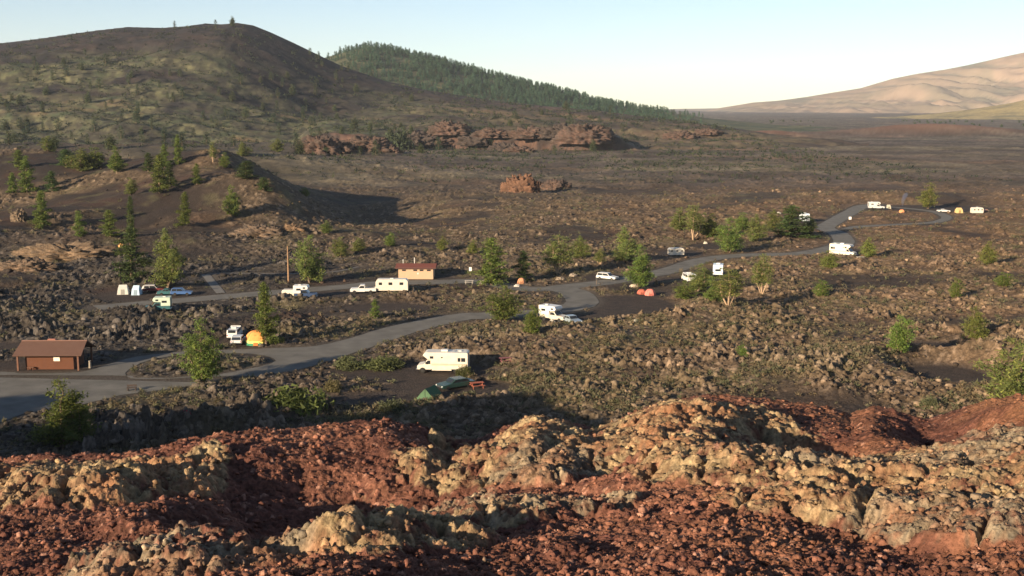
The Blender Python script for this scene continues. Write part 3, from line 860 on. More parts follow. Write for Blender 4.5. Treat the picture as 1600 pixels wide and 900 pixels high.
VAR = {}
for i in range(4): VAR['n', i] = (variant(100 + i, 8, 2.9, 'narrow', GREEN, 520, 12, 0.29), 8, 2.9)
for i in range(2): VAR['d', i] = (variant(120 + i, 8, 3.4, 'narrow', DARKG, 520, 12, 0.29), 8, 3.4)
for i in range(4): VAR['w', i] = (variant(140 + i, 6.5, 5.2, 'wide', (GREEN, OLIVE)[i % 2], 780, 12, 0.28), 6.5, 5.2)
for i in range(3): VAR['o', i] = (variant(160 + i, 7, 5.4, 'open', OLIVE, 560, 12, 0.28, True), 7, 5.4)
VAR['b', 0] = (variant(170, 4.5, 3.8, 'wide', BRIGHT, 620, 11, 0.24), 4.5, 3.8)
VAR['b', 1] = (variant(171, 4.5, 3.8, 'wide', (0.13, 0.15, 0.036), 620, 11, 0.23), 4.5, 3.8)
VAR['f', 0] = (variant(180, 8, 3.2, 'narrow', (0.036, 0.054, 0.028), 90, 5, 0.75), 8, 3.2)
VAR['f', 1] = (variant(181, 8, 3.0, 'narrow', (0.045, 0.062, 0.030), 90, 5, 0.75), 8, 3.0)
VAR['f', 2] = (variant(182, 8, 4.0, 'wide', (0.060, 0.075, 0.034), 110, 5, 0.8), 8, 4.0)

# px x, px y of the base, height px, width px, kind, variant, label
TREES = [
    (316, 603, 98, 64, 'w', 0, 'tall forked limber pine standing in front of the cinder island in the paved lot'),
    (100, 712, 102, 105, 'w', 2, 'broad bushy pine below the paved lot, its foot hidden by red rocks'),
    (1590, 655, 100, 120, 'w', 1, 'big spreading green pine behind the orange rock, cut by the picture edge'),
    (416, 541, 92, 34, 'n', 0, 'tall narrow conifer with its foot in front of the orange striped tent'),
    (262, 450, 84, 52, 'w', 3, 'tall olive pine directly behind the blue cars'),
    (207, 442, 78, 46, 'd', 0, 'dark pine behind the pale tents with the orange tent at its shoulder'),
    (485, 443, 70, 56, 'w', 1, 'bushy pine touching the bare orange trunk'),
    (768, 446, 70, 44, 'n', 1, 'tall yellow-green pine right of the tan restroom building'),
    (817, 440, 46, 28, 'd', 1, 'short dark fir just right of the tall yellow-green pine'),
    (787, 502, 54, 62, 'w', 0, 'round green pine left of the parked truck camper'),
    (832, 526, 46, 36, 'b', 0, 'small bright green pine in front of the truck camper'),
    (872, 430, 58, 62, 'o', 0, 'spreading olive pine left of the white station wagon'),
    (975, 412, 54, 44, 'w', 3, 'olive pine behind the road, rising above the pink tent'),
    (997, 450, 64, 52, 'w', 2, 'full green pine directly behind the pink tent'),
    (1083, 376, 52, 46, 'o', 1, 'open-crowned pine with a pale visible trunk beyond the small white camper'),
    (1138, 396, 52, 46, 'w', 0, 'rounded bright pine between the upper road and the pale-trunked pine'),
    (1180, 378, 40, 34, 'w', 3, 'thin olive pine among rocks left of the dense far pine'),
    (1235, 371, 46, 54, 'd', 0, 'dense dark pine hiding a white van beside the far road'),
    (1138, 480, 56, 64, 'o', 2, 'forked pine with bright pale stems below the white van seen from behind'),
    (1093, 458, 42, 44, 'w', 1, 'bushy pine in front of the half hidden pale car'),
    (1190, 462, 60, 42, 'o', 0, 'lone pale-stemmed pine right of the white van seen from behind'),
    (1405, 553, 54, 46, 'b', 0, 'squat bright green pine alone on the open lava, casting a long shadow'),
    (1520, 532, 46, 42, 'b', 1, 'yellow-green pine alone near the right side of the lava field'),
    (1545, 416, 34, 30, 'b', 1, 'small yellow-green pine highest of the lone ones on the right lava'),
    (1492, 468, 30, 20, 'b', 0, 'tiny upright green pine on the right lava field'),
    (1567, 448, 20, 30, 'b', 0, 'low round green shrub-like pine on the right lava field'),
    (1358, 404, 30, 28, 'b', 1, 'yellowish pine right of the cream motorhome by the road'),
    (1293, 420, 26, 34, 'b', 1, 'low olive pine just below the cream motorhome'),
    (1282, 466, 26, 26, 'b', 0, 'little pine above the dark lava hollows on the right'),
    (1450, 326, 36, 28, 'b', 1, 'yellow-green pine beside the far loop between the tents'),
    (1160, 560, 20, 20, 'b', 0, 'very small pine seedling in the middle of the lava'),
    (586, 500, 30, 14, 'n', 2, 'slim young conifer on the bare cinders above the near road'),
    (290, 353, 48, 20, 'n', 0, 'single slim conifer low on the smooth cinder flank'),
    (363, 341, 46, 30, 'w', 0, 'fuller pine at the right foot of the cinder mound'),
    (308, 289, 30, 14, 'n', 1, 'small conifer just under the red mound top'),
    (333, 256, 30, 16, 'o', 1, 'little pine with bare lower trunk on the mound summit'),
    (279, 258, 42, 13, 'n', 2, 'slender spire-like conifer left of the mound summit'),
    (258, 262, 32, 14, 'n', 3, 'slender conifer paired with the spire left of the summit'),
    (250, 302, 54, 28, 'n', 1, 'tall dense conifer on the shoulder of the cinder mound'),
    (266, 292, 34, 22, 'd', 0, 'dark conifer tucked behind the tall one on the mound shoulder'),
    (206, 372, 58, 16, 'd', 1, 'dark slim conifer rising above the orange tent'),
    (173, 372, 38, 24, 'n', 3, 'stout conifer second left of the orange tent'),
    (125, 371, 36, 17, 'n', 2, 'small conifer standing on bare cinders with a short shadow'),
    (67, 356, 50, 24, 'n', 0, 'leaning conifer pair-like tree beside the brown boulder on the far left'),
    (20, 303, 28, 14, 'n', 1, 'small conifer nearest the left picture edge'),
    (43, 302, 50, 20, 'n', 2, 'tall conifer next to the small one at the left edge'),
    (82, 300, 28, 22, 'd', 0, 'dark squat fir right of the left edge pair'),
    (128, 268, 32, 44, 'w', 3, 'broad pine in the thicket on the left rear mound'),
    (150, 262, 28, 36, 'w', 0, 'rounded pine at the right of the left rear thicket'),
    (183, 272, 38, 30, 'w', 2, 'loose green pine right of the left rear thicket'),
    (104, 262, 24, 34, 'd', 1, 'dark low pine at the left of the left rear thicket'),
    (76, 238, 22, 26, 'w', 1, 'pine in the saddle behind the left rear thicket'),
    (385, 280, 26, 36, 'd', 1, 'dark clump-like pine right of the mound summit'),
    (352, 262, 22, 18, 'w', 0, 'low pine on the slope right of the mound summit'),
    (532, 402, 30, 34, 'w', 1, 'olive pine behind the light foot trail'),
    (510, 366, 20, 20, 'w', 0, 'small pine in rubble above the foot trail'),
    (610, 386, 22, 22, 'b', 0, 'small green pine in rubble above the restroom'),
    (477, 308, 13, 18, 'b', 0, 'lone green shrub-like pine in the big mound shadow'),
    (690, 392, 22, 20, 'b', 1, 'olive young pine behind the restroom roof'),
    (906, 404, 34, 34, 'w', 3, 'olive pine beyond the white station wagon'),
    (938, 416, 26, 30, 'o', 0, 'low open pine just left of the pines behind the pink tents'),
    (1060, 362, 34, 36, 'w', 1, 'bushy pine left of the open-crowned pale-trunked pine'),
    (1110, 372, 36, 40, 'w', 2, 'broad pine between the two rounded far pines'),
    (1160, 360, 26, 30, 'w', 0, 'small pine behind the rounded bright pine on the upper road'),
    (1208, 360, 30, 30, 'w', 3, 'olive pine left shoulder of the dense dark pine'),
    (1262, 368, 28, 28, 'w', 1, 'small pine right shoulder of the dense dark pine'),
    (1070, 470, 30, 36, 'w', 0, 'low green pine at the edge of the dark cinder lot'),
    (1112, 474, 40, 42, 'w', 2, 'green pine crowding the pale-stemmed forked pine'),
    (740, 398, 22, 24, 'b', 1, 'small olive pine behind the tall yellow-green pine'),
    (560, 395, 22, 28, 'w', 1, 'small pine where the foot trail ends'),
    (232, 268, 26, 20, 'd', 0, 'dark pine at the left foot of the mound summit'),
    (205, 305, 24, 24, 'w', 1, 'low pine on the rubbly saddle of the mound'),
    (30, 262, 24, 20, 'n', 3, 'conifer on the ridge above the left edge pair'),
    (412, 300, 20, 24, 'd', 1, 'dark pine in the shadow edge right of the mound'),
    (434, 238, 20, 24, 'w', 3, 'olive pine on the plain left of the red cliffs'),
    (450, 215, 20, 30, 'w', 1, 'broad pale pine at the top left of the red cliffs'),
    (380, 248, 22, 26, 'w', 3, 'yellowish pine beyond the mound on the grey plain'),
]
pos = drop([(t[0], min(t[1], 640)) for t in TREES])
for i, (px, py, hp, wp, kd, vi, lab) in enumerate(TREES):
    X, Y, Z = pos[i]
    if py > 640:
        X, Y = (float(v) for v in on_plane(px, py, -0.3)); Z = float(base_z(np.array([X]), np.array([Y]))[0])
    d = math.sqrt(X * X + Y * Y + 30 ** 2)
    v, H0, W0 = VAR[kd, vi]
    H = hp / F_PX * d / 0.99; Wd = wp / F_PX * d
    r_ = make_tree('pine_tree', v, lab, 'tree', 'pine trees around the campground and mounds', (X, Y, Z - 0.05), (Wd / W0 * 1.14, H / H0 * 1.04), rng.uniform(0, 6.28))

# bushes a viewer can count
BUSH = [
    (458, 657, 38, 92, (0.098, 0.128, 0.035), 'wide bright green bush just beyond the red rock crest'),
    (600, 575, 16, 60, (0.110, 0.125, 0.045), 'low yellow-green bush left of the cream motorhome with the red stripe'),
    (545, 575, 16, 46, (0.105, 0.118, 0.05), 'low olive bush in the scrub left of the motorhome site'),
    (726, 590, 18, 24, (0.095, 0.105, 0.035), 'small green bush against the rear wheel of the nearest motorhome'),
    (612, 655, 20, 40, (0.088, 0.098, 0.05), 'grey-green bush in the shade beyond the crest'),
    (625, 236, 30, 44, (0.045, 0.055, 0.028), 'dark bush between the red cliffs'),
    (520, 612, 18, 26, (0.13, 0.11, 0.05), 'yellowish shrub beside the shaded campsite track'),
    (1450, 640, 18, 30, (0.10, 0.10, 0.05), 'low shrub left of the big spreading pine'),
]
def bush_data(seed, col, clumps=260, k=8, size=0.22):
    r = np.random.RandomState(seed)
    C = r.normal(size=(clumps, 3)); C /= np.linalg.norm(C, axis=1)[:, None]
    C *= (r.uniform(0.2, 1.0, clumps) ** 0.5)[:, None]
    lob = 1 + 0.28 * np.sin(C[:, 0] * 5 + seed) * np.cos(C[:, 1] * 4 + seed)
    C = C * lob[:, None]
    C[:, 2] = np.abs(C[:, 2]) * 0.9
    C *= np.array([1, 1, 1.0])
    V, F = leaf_cloud(C, np.ones(clumps), k, r, size)
    limbs = [tube((0, 0, -0.15), C[i] * 0.8, 0.03, 0.01, 4) for i in range(14)]
    return V, F, leaf_cols(clumps, k, r, col, 0.35), join(limbs)
bpos = drop([(b[0], min(b[1], 645)) for b in BUSH[:5]] + [(b[0], min(b[1], 645)) for b in BUSH[5:]])
for i, (px, py, hp, wp, col, lab) in enumerate(BUSH):
    X, Y, Z = bpos[i]
    d = math.hypot(Y, X)
    V, F, c, st = bush_data(300 + i, col)
    root = empty('bush', (X, Y, Z), rng.uniform(0, 6), lab, 'bush')
    s = wp / F_PX * d / 2; root.scale = (s, s, hp / F_PX * d)
    mesh_from('foliage', V, F, leaf_mat(), root, c)
    mesh_from('stem', st[0], st[1], m_bark, root)

# conifers dotted over the cinder cone
def top_z(X, Y):
    z = base_z(X, Y)
    za, _ = hill_a(X, Y)
    ok = (Y > 860)
    return np.where(ok, np.maximum(z, za), z)
cand = []
R2 = np.random.RandomState(5)
while len(cand) < 520:
    x = R2.uniform(0, 1000); y = R2.uniform(70, 245)
    n = float(fbm(np.array([x / 90]), np.array([y / 40]), 3, 401)[0])
    w = 0.45 + n * 1.1
    if 0 < x < 560 and y > 140: w += 0.35
    if x > 560 and y < 150: w = 0
    if x < 450 and y < 100: w *= 0.12
    if x > 700 and y < 165: w = 0
    if R2.uniform() < w: cand.append((x, y))
cp = drop(cand, top_z)
ok = [p for p in cp if not np.isnan(p[0]) and 560 < p[1] < 1440]
ok = ok[:165]
sky = drop([(273, 47), (337, 44), (363, 42.5), (498, 92), (380, 44)], top_z)
for k, p in enumerate(sky):
    if np.isnan(p[0]): p = np.array([*at_depth((273, 337, 363, 498, 380)[k], 44, 1440)]); p[2] = float(hill_a(p[:1], p[1:2])[0][0])
    labs = ['small lone tree left on the cinder cone skyline', 'middle of three small trees on the cinder cone skyline', 'small pointed tree on the very top of the cinder cone', 'small tree in the saddle right of the cinder cone', 'stunted tree just right of the pointed one on the cone top']
    hgt = (10, 10, 12, 9, 4.5)[k]
    make_tree('pine_tree', VAR['f', k % 3][0], labs[k], 'tree', 'trees on the cinder cone skyline', (p[0], p[1], p[2] - 0.3), hgt / 8, rng.uniform(0, 6))
for k, p in enumerate(ok):
    near = p[1] < 1050
    lab = 'small dark conifer on the lower foot of the cinder cone' if near else ('small conifer on the green flank of the cinder cone' if p[0] < -230 else 'small conifer on the brown shoulder right of the cinder cone')
    h = rng.uniform(6.0, 11.5)
    make_tree('pine_tree', VAR['f', rng.choice((0, 1, 2, 0))][0], lab, 'tree', lab.replace('small dark conifer', 'conifers').replace('small conifer', 'conifers'), (p[0], p[1], p[2] - 0.3), (h / 8 * rng.uniform(1.0, 1.5), h / 8), rng.uniform(0, 6))

# the wooded hill behind: the nearest trees on their own, the rest of the wood as one mass
R3 = np.random.RandomState(9)
wood = []
while len(wood) < 4200:
    Y = R3.uniform(1640, 2300); X = R3.uniform(-420, 520)
    pxx = 800 + F_PX * X / Y
    lim = (Y - 1620) / 650
    den = sstep(505, 600, pxx) * 0.95 + 0.10
    if pxx < 640 and lim < 0.55: den *= 0.45
    den *= sstep(1110, 880, pxx); den *= 0.35 + 0.65 * sstep(-0.3, 0.2, float(fbm(np.array([X / 60]), np.array([Y / 60]), 2, 431)[0]))
    if R3.uniform() < den: wood.append((X, Y))
wood = np.array(wood)
wz, _ = hill_b(wood[:, 0], wood[:, 1])
keep = wz > -1
wood = wood[keep]; wz = wz[keep]
order = np.argsort(wood[:, 1]); wood = wood[order]; wz = wz[order]
# only those seen above the shoulder in front
za, _ = hill_a(np.array([0.0]), np.array([1200.0]))
vis = []
YY = np.arange(900, 1500, 10.0)
for (X, Y), z in zip(wood, wz):
    xs = X / Y * YY
    hz = np.maximum.reduce([hill_a(xs, YY)[0]])
    vis.append(np.all((hz - CAM_H) / YY < (z + 8 - CAM_H) / Y))
vis = np.array(vis)
wood = wood[vis]; wz = wz[vis]
single = set(np.linspace(0, len(wood) * 0.45, 72).astype(int).tolist())
tris = []
fv = []
for kk in range(3):
    me = VAR['f', kk][0][1]
    n = len(me.vertices); co = np.zeros(n * 3, np.float32); me.vertices.foreach_get('co', co); co = co.reshape(-1, 3)
    cc = np.zeros(n * 4, np.float32); me.color_attributes['Col'].data.foreach_get('color', cc); cc = cc.reshape(-1, 4)[:, :3]
    # a third of the leaves, made larger, is enough at this distance
    t = co.reshape(-1, 3, 3); c3_ = cc.reshape(-1, 3, 3)
    t = t[::2]; c3_ = c3_[::2]
    mid = t.mean(1, keepdims=True); t = mid + (t - mid) * 1.5
    fv.append((t.reshape(-1, 3), c3_.reshape(-1, 3)))
FV = []; FC = []
for i, ((X, Y), z) in enumerate(zip(wood, wz)):
    h = R3.uniform(5.0, 12.5)
    if i in single:
        make_tree('pine_tree', VAR['f', i % 2][0], 'dark conifer at the lower edge of the wooded hill', 'tree', 'conifers at the lower edge of the wooded hill', (X, Y, z - 0.5), (h / 8 * 1.15, h / 8), R3.uniform(0, 6))
        continue
    v, c = fv[i % 2]
    a = R3.uniform(0, 6.28); ca, sa = math.cos(a), math.sin(a)
    s = h / 8
    q = np.stack([(v[:, 0] * ca - v[:, 1] * sa) * s * 1.15, (v[:, 0] * sa + v[:, 1] * ca) * s * 1.15, v[:, 2] * s], 1) + np.array([X, Y, z - 0.5])
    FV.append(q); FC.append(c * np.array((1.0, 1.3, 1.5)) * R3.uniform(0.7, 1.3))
# the thin line of trees where the plain ends
for i in range(70):
    pxx = R3.choice([R3.uniform(940, 1010), R3.normal(1215, 20), R3.normal(1440, 22), R3.normal(1490, 14), R3.uniform(1400, 1600)])
    Y = R3.uniform(1950, 2900) if pxx > 1110 else R3.uniform(1800, 2100)
    X = (pxx - 800) / F_PX * Y
    v, c = fv[2]; s = R3.uniform(3.0, 6.5) / 8
    z = float(max(base_z(np.array([X]), np.array([Y]))[0], hill_b(np.array([X]), np.array([Y]))[0][0])) - 0.3
    FV.append(v * np.array([s * 1.6, s * 1.6, s]) + np.array([X, Y, z])); FC.append(c * R3.uniform(0.7, 1.1))
FV = np.vstack(FV); FC = np.vstack(FC)
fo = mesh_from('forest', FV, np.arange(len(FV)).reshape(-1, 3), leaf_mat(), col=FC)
tag(fo, 'dark conifer wood covering the far rounded hill and plain edge', 'forest', kind='stuff')

# ------------------------------------------------------------------ scrub: sage tufts between the rocks, brush on the cone (nobody could count them)
def tufts(name, P, size, cols, tri, seed, label, cat, spread=0.5):
    r = np.random.RandomState(seed)
    n = len(P)
    k = tri
    c = np.repeat(P, k, 0); s = np.repeat(size, k)
    d = r.normal(size=(n * k, 3)); d /= np.linalg.norm(d, axis=1)[:, None]; d[:, 2] = np.abs(d[:, 2])
    m = c + d * (s * r.uniform(0.2, 1.0, n * k) * spread)[:, None]
    u = d + r.normal(size=d.shape) * 0.5; u /= np.linalg.norm(u, axis=1)[:, None]
    w = np.cross(u, r.normal(size=d.shape)); w /= np.linalg.norm(w, axis=1)[:, None] + 1e-9
    L = s * r.uniform(0.25, 0.5, n * k); B = L * 0.45
    V = np.stack([m - w * B[:, None] * .5, m + w * B[:, None] * .5, m + u * L[:, None]], 1).reshape(-1, 3)
    C = np.repeat(cols, k * 3, 0) * np.repeat(r.uniform(0.75, 1.25, n * k), 3)[:, None]
    o = mesh_from(name, V, np.arange(len(V)).reshape(-1, 3), leaf_mat(), col=C)
    return tag(o, label, cat, kind='stuff')

R4 = np.random.RandomState(21)
def camp_points(n, seed, dens):
    r = np.random.RandomState(seed)
    y0, y1 = 110.0, 520.0
    u = r.uniform(size=n * 3)
    Y = 1 / (1 / y0 - u * (1 / y0 - 1 / y1))         # thins out with distance
    X = Y * r.uniform(-0.50, 0.50, n * 3)
    sd, pad = paved_sd(X, Y)
    left = sstep(-70, -105, X) * sstep(285, 325, Y)
    patch = fbm(X / 38 + 3, Y / 38, 3, 71)
    cinder = np.clip(left * sstep(0.28, -0.02, patch) + (1 - left) * sstep(-0.08, -0.42, patch) * 0.85, 0, 1)
    w = dens(X, Y, cinder)
    ok = (sd > 0.7) & (pad > 0.4) & (r.uniform(size=n * 3) < w)
    X, Y, sd, pad = X[ok][:n], Y[ok][:n], sd[ok][:n], pad[ok][:n]
    return X, Y, sd, pad
def sage_d(X, Y, c):
    n = fbm(X / 18, Y / 18, 3, 131)
    w = sstep(-0.25, 0.4, n) * 0.8 + 0.12
    w = w * (0.45 + 0.55 * sstep(-60, 0, X)) * (1 - 0.7 * c)
    return w
X, Y, sd, pad = camp_points(11500, 33, sage_d)
Z = base_z(X, Y, sd, pad) + 0.25
t = R4.uniform(size=len(X))
cols = np.where((t < 0.5)[:, None], (0.135, 0.120, 0.068), np.where((t < 0.8)[:, None], (0.105, 0.108, 0.055), (0.165, 0.125, 0.07)))
tufts('sagebrush', np.stack([X, Y, Z], 1), R4.uniform(0.45, 1.15, len(X)) * (0.8 + Y / 900), cols, 20, 44, 'dry olive sagebrush growing between the lava blocks', 'sagebrush')
# brush on the cone and the mounds
X = R4.uniform(-760, 250, 30000); Y = R4.uniform(560, 1430, 30000)
za, ca = hill_a(X, Y)
zz = np.where(Y > 880, np.maximum(base_z(X, Y), za), base_z(X, Y))
n1 = fbm(X / 60, Y / 40, 4, 411)
okb = (sstep(-0.35, 0.35, n1 + 0.15 * (X < -200)) * (ca[:, 1] * 9 + 0.05) * 1.1 > R4.uniform(size=len(X))) | ((Y < 900) & (R4.uniform(size=len(X)) < 0.08))
X, Y, zz = X[okb], Y[okb], zz[okb]
t = R4.uniform(size=len(X))
cols = np.where((t < 0.6)[:, None], (0.028, 0.042, 0.022), (0.060, 0.072, 0.034))
tufts('brush', np.stack([X, Y, zz], 1), R4.uniform(1.3, 3.4, len(X)) * (0.5 + Y / 900), cols, 10, 45, 'dark green brush speckling the flanks of the cinder cone', 'brush', 0.5)

# ------------------------------------------------------------------ loose blocks of lava and cinders (rubble nobody could count)
def ico():
    bm = bmesh.new(); bmesh.ops.create_icosphere(bm, subdivisions=1, radius=1.0)
    V = np.array([v.co[:] for v in bm.verts]); F = np.array([[v.index for v in f.verts] for f in bm.faces]); bm.free()
    return V, F
IV, IF = ico()
def stones(name, P, size, cols, seed, mat, label, flat=0.7):
    r = np.random.RandomState(seed); n = len(P); m = len(IV)
    V = np.repeat(IV[None], n, 0) * r.uniform(0.55, 1.25, (n, m, 1))
    sc = r.uniform(0.6, 1.25, (n, 1, 3)); sc[..., 2] *= flat
    V = V * sc * size[:, None, None]
    a = r.uniform(0, 6.28, n); ca, sa = np.cos(a)[:, None], np.sin(a)[:, None]
    x = V[..., 0] * ca - V[..., 1] * sa; y = V[..., 0] * sa + V[..., 1] * ca
    V = np.stack([x, y, V[..., 2]], -1) + P[:, None, :]
    F = (IF[None] + (np.arange(n) * m)[:, None, None]).reshape(-1, 3)
    C = np.repeat(cols, m, 0)
    o = mesh_from(name, V.reshape(-1, 3), F, mat, col=C)
    return tag(o, label, 'rubble', kind='stuff')
def rub_d(X, Y, c):
    return (0.35 + 0.65 * sstep(-0.4, 0.5, fbm(X / 11, Y / 11, 3, 91))) * (1 - 0.93 * c)
X, Y, sd, pad = camp_points(16000, 52, rub_d)
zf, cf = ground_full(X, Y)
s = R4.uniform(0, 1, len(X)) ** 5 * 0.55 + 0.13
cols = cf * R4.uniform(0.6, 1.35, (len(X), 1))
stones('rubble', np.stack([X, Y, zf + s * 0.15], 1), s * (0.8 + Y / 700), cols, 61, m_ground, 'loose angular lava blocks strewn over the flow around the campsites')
# cinders on the near slope
Xs = []; 
r = np.random.RandomState(77)
nS = 46000
q = r.uniform(-0.68, 0.68, nS); u = r.uniform(size=nS)
Y = 1 / (1 / 9.5 - u * (1 / 9.5 - 1 / 30.0)); X = q * Y
zf, cf = slope_full(X, Y)
s = r.uniform(0, 1, nS) ** 7 * 0.045 + 0.007
cols = cf * r.uniform(0.6, 1.45, (nS, 1))
stones('cinders', np.stack([X, Y, zf + s * 0.25], 1), s * (0.75 + Y / 25), cols, 62, m_rock, 'loose red and brown cinders scattered over the near rock slope', 0.75)

# ------------------------------------------------------------------ red outcrops on the plain
def blob_rock(name, px, py, wpx, hpx, colA, colB, label, group=None, seed=0, depth=0.6, Yoff=0):
    P = drop([(px, py)], top_z)[0]
    X0, Y0, Z0 = P
    d = math.hypot(X0, Y0); w = wpx / F_PX * d; h = hpx / F_PX * d
    n = 90; m = 46
    th = np.linspace(0, 2 * np.pi, n, endpoint=False); ph = np.linspace(0, 1, m)
    T, Pp = np.meshgrid(th, ph)
    rad = np.sin(Pp * np.pi / 2) ** 0.75; hz = np.cos(Pp * np.pi / 2) ** 0.8
    h = h * 0.68
    x = np.cos(T) * rad; y = np.sin(T) * rad
    nx = fbm(x * 1.9 + seed, y * 1.9 + hz * 1.3, 4, 501 + seed, 0.6)
    n2 = fbm(x * 6 + seed, y * 6 + hz * 5, 3, 521 + seed, 0.6)
    k = 1 + 0.55 * nx + 0.25 * n2
    X = x * w / 2 * k; Y = y * w / 2 * depth * k; Z = hz * h * (1 + 0.55 * nx + 0.3 * n2) - 0.15 * h
    V = np.stack([X, Y, Z], -1).reshape(-1, 3)
    i = np.arange(m - 1)[:, None] * n; j = np.arange(n)[None, :]
    F = np.stack([i + j, i + n + j, i + n + (j + 1) % n, i + (j + 1) % n], -1).reshape(-1, 4)
    c = mixc(colA, colB, sstep(-0.3, 0.4, n2 + 0.5 * nx)).reshape(-1, 3) * (0.8 + 0.4 * sstep(-.5, .5, fbm(x * 14, y * 14 + hz * 9, 2, 7)).reshape(-1, 1))
    o = mesh_from(name, V, F, m_hill if d > 700 else m_ground, col=c, loc=(X0, Y0, Z0))
    return tag(o, label, 'rock', group)
RB = (0.100, 0.060, 0.046); RD = (0.050, 0.039, 0.034); OR = (0.088, 0.050, 0.034)
OUT = [
    (500, 240, 66, 36, 0, 'rounded red cliff knob at the left end of the cliff row'), (570, 236, 84, 32, 1, 'long slanting red cliff face right of the knob'), (652, 226, 70, 26, 2, 'dark red sloping cliff behind the dark bush'),
    (702, 218, 60, 26, 3, 'short reddish cliff in the middle of the cliff row'), (745, 232, 52, 20, 4, 'low grey-brown broken cliff below the middle of the row'), (790, 236, 50, 18, 5, 'jagged brown rocks right of the cliff row middle'), (830, 232, 56, 22, 6, 'pinkish crag left of the dark gap'),
    (868, 216, 60, 24, 7, 'dark crag above the pinkish one'), (912, 222, 84, 38, 8, 'highest red and black bluff casting a blue shadow at the right end'), (612, 240, 30, 16, 9, 'small tan rock under the long red face'), (535, 240, 50, 16, 12, 'small red crag where the first two cliffs meet'), (682, 228, 50, 14, 13, 'low dark crag filling the gap before the short reddish cliff'), (812, 238, 44, 13, 14, 'low tan crag in front of the jagged brown rocks'), (770, 219, 56, 18, 15, 'brown crag behind the jagged brown rocks'), (1062, 217, 50, 16, 10, 'small rusty outcrop alone on the plain beyond the bluff shadow'),
    (1105, 212, 40, 12, 11, 'low broken rocks right of the small rusty outcrop')]
for (px, py, w, h, sd_, lab) in OUT:
    dk = sd_ in (2, 4, 5, 7)
    blob_rock('rock_outcrop', px, py, w, h, (RD if dk else RB), (0.06, 0.045, 0.038) if dk else (0.065, 0.047, 0.038), lab, 'red cliffs at the foot of the brown shoulder', sd_, 0.8)
blob_rock('rock_outcrop', 815, 302, 56, 43, OR, (0.15, 0.08, 0.05), 'orange-red spatter crag standing alone in the lava field', None, 21, 0.5)
blob_rock('rock_outcrop', 868, 297, 46, 24, (0.12, 0.075, 0.055), (0.06, 0.045, 0.04), 'dark crag joined to the right of the orange spatter crag', None, 22, 0.5)
blob_rock('rock_outcrop', 842, 296, 30, 18, (0.14, 0.08, 0.055), (0.07, 0.05, 0.04), 'small brown rock between the orange crag and the dark crag', None, 23, 0.5)
blob_rock('rock_outcrop', 100, 405, 150, 34, (0.20, 0.135, 0.085), (0.095, 0.07, 0.05), 'long tan lava outcrop above the pale tents on the left', None, 24, 0.45)
blob_rock('rock_outcrop', 40, 425, 90, 26, (0.18, 0.12, 0.08), (0.08, 0.06, 0.045), 'tan lava outcrop at the left edge below the long one', None, 25, 0.5)
blob_rock('rock_outcrop', 31, 345, 24, 22, (0.17, 0.12, 0.08), (0.09, 0.07, 0.05), 'brown boulder on the cinder slope at the far left', None, 26, 0.8)
blob_rock('rock_outcrop', 405, 368, 80, 24, (0.16, 0.11, 0.075), (0.07, 0.055, 0.045), 'rubbly brown ridge at the right foot of the cinder mound', None, 27, 0.5)
blob_rock('rock_outcrop', 455, 362, 32, 16, (0.24, 0.15, 0.09), (0.12, 0.08, 0.05), 'light tan rock at the end of the rubbly ridge', None, 28, 0.6)

# ------------------------------------------------------------------ small builders for vehicles, buildings and tents
PAINT = {}
def paint(name, col, rough=0.35, metal=0.0, amt=0.08, spec=0.5):
    return solid('paint_' + name, col, rough, metal, amt, 1.5, spec)
WHITE = paint('cream_white', (0.62, 0.56, 0.46)); WHITE2 = paint('white', (0.63, 0.61, 0.57)); SILVER = paint('silver_blue', (0.32, 0.38, 0.42), 0.3, 0.3)
GLASS = solid('dark_glass', (0.022, 0.026, 0.030), 0.08, 0.0, 0.05, 2, 0.6); RUBBER = solid('rubber', (0.022, 0.021, 0.020), 0.85, 0, 0.2, 5, 0.2)
CHROME = solid('chrome', (0.62, 0.62, 0.60), 0.18, 1.0, 0.05); LAMP = solid('lamp_lens', (0.75, 0.74, 0.70), 0.12, 0, 0.05, 3, 0.6); REDLENS = solid('tail_lens', (0.35, 0.02, 0.02), 0.2)
DARK = solid('dark_trim', (0.035, 0.034, 0.033), 0.6); NAVY = paint('navy', (0.03, 0.055, 0.12)); TEALP = paint('teal', (0.04, 0.12, 0.13)); BLUE = paint('blue', (0.05, 0.11, 0.26))
GREENP = paint('dark_green', (0.025, 0.055, 0.045), 0.25); MAROON = paint('maroon', (0.14, 0.03, 0.03)); PALEG = paint('pale_green', (0.50, 0.58, 0.46)); STRIPE = paint('brown_stripe', (0.38, 0.22, 0.13))

def add_shape(bm, V, F):
    vs = [bm.verts.new(v) for v in V]
    for f in F:
        try: bm.faces.new([vs[i] for i in f])
        except ValueError: pass
def sh_box(x0, x1, y0, y1, z0, z1):
    V = [(x0, y0, z0), (x1, y0, z0), (x1, y1, z0), (x0, y1, z0), (x0, y0, z1), (x1, y0, z1), (x1, y1, z1), (x0, y1, z1)]
    return V, [(3, 2, 1, 0), (4, 5, 6, 7), (0, 1, 5, 4), (1, 2, 6, 5), (2, 3, 7, 6), (3, 0, 4, 7)]
def sh_prism(prof, y0, y1, inset=0.0):
    """side profile (x, z) counter-clockwise seen from -y, drawn from y0 to y1"""
    n = len(prof)
    V = [(x, y0, z) for x, z in prof] + [(x, y1, z) for x, z in prof]
    F = [tuple(range(n)), tuple(range(2 * n - 1, n - 1, -1))] + [(i, i + n, (i + 1) % n + n, (i + 1) % n) for i in range(n)]
    return V, F
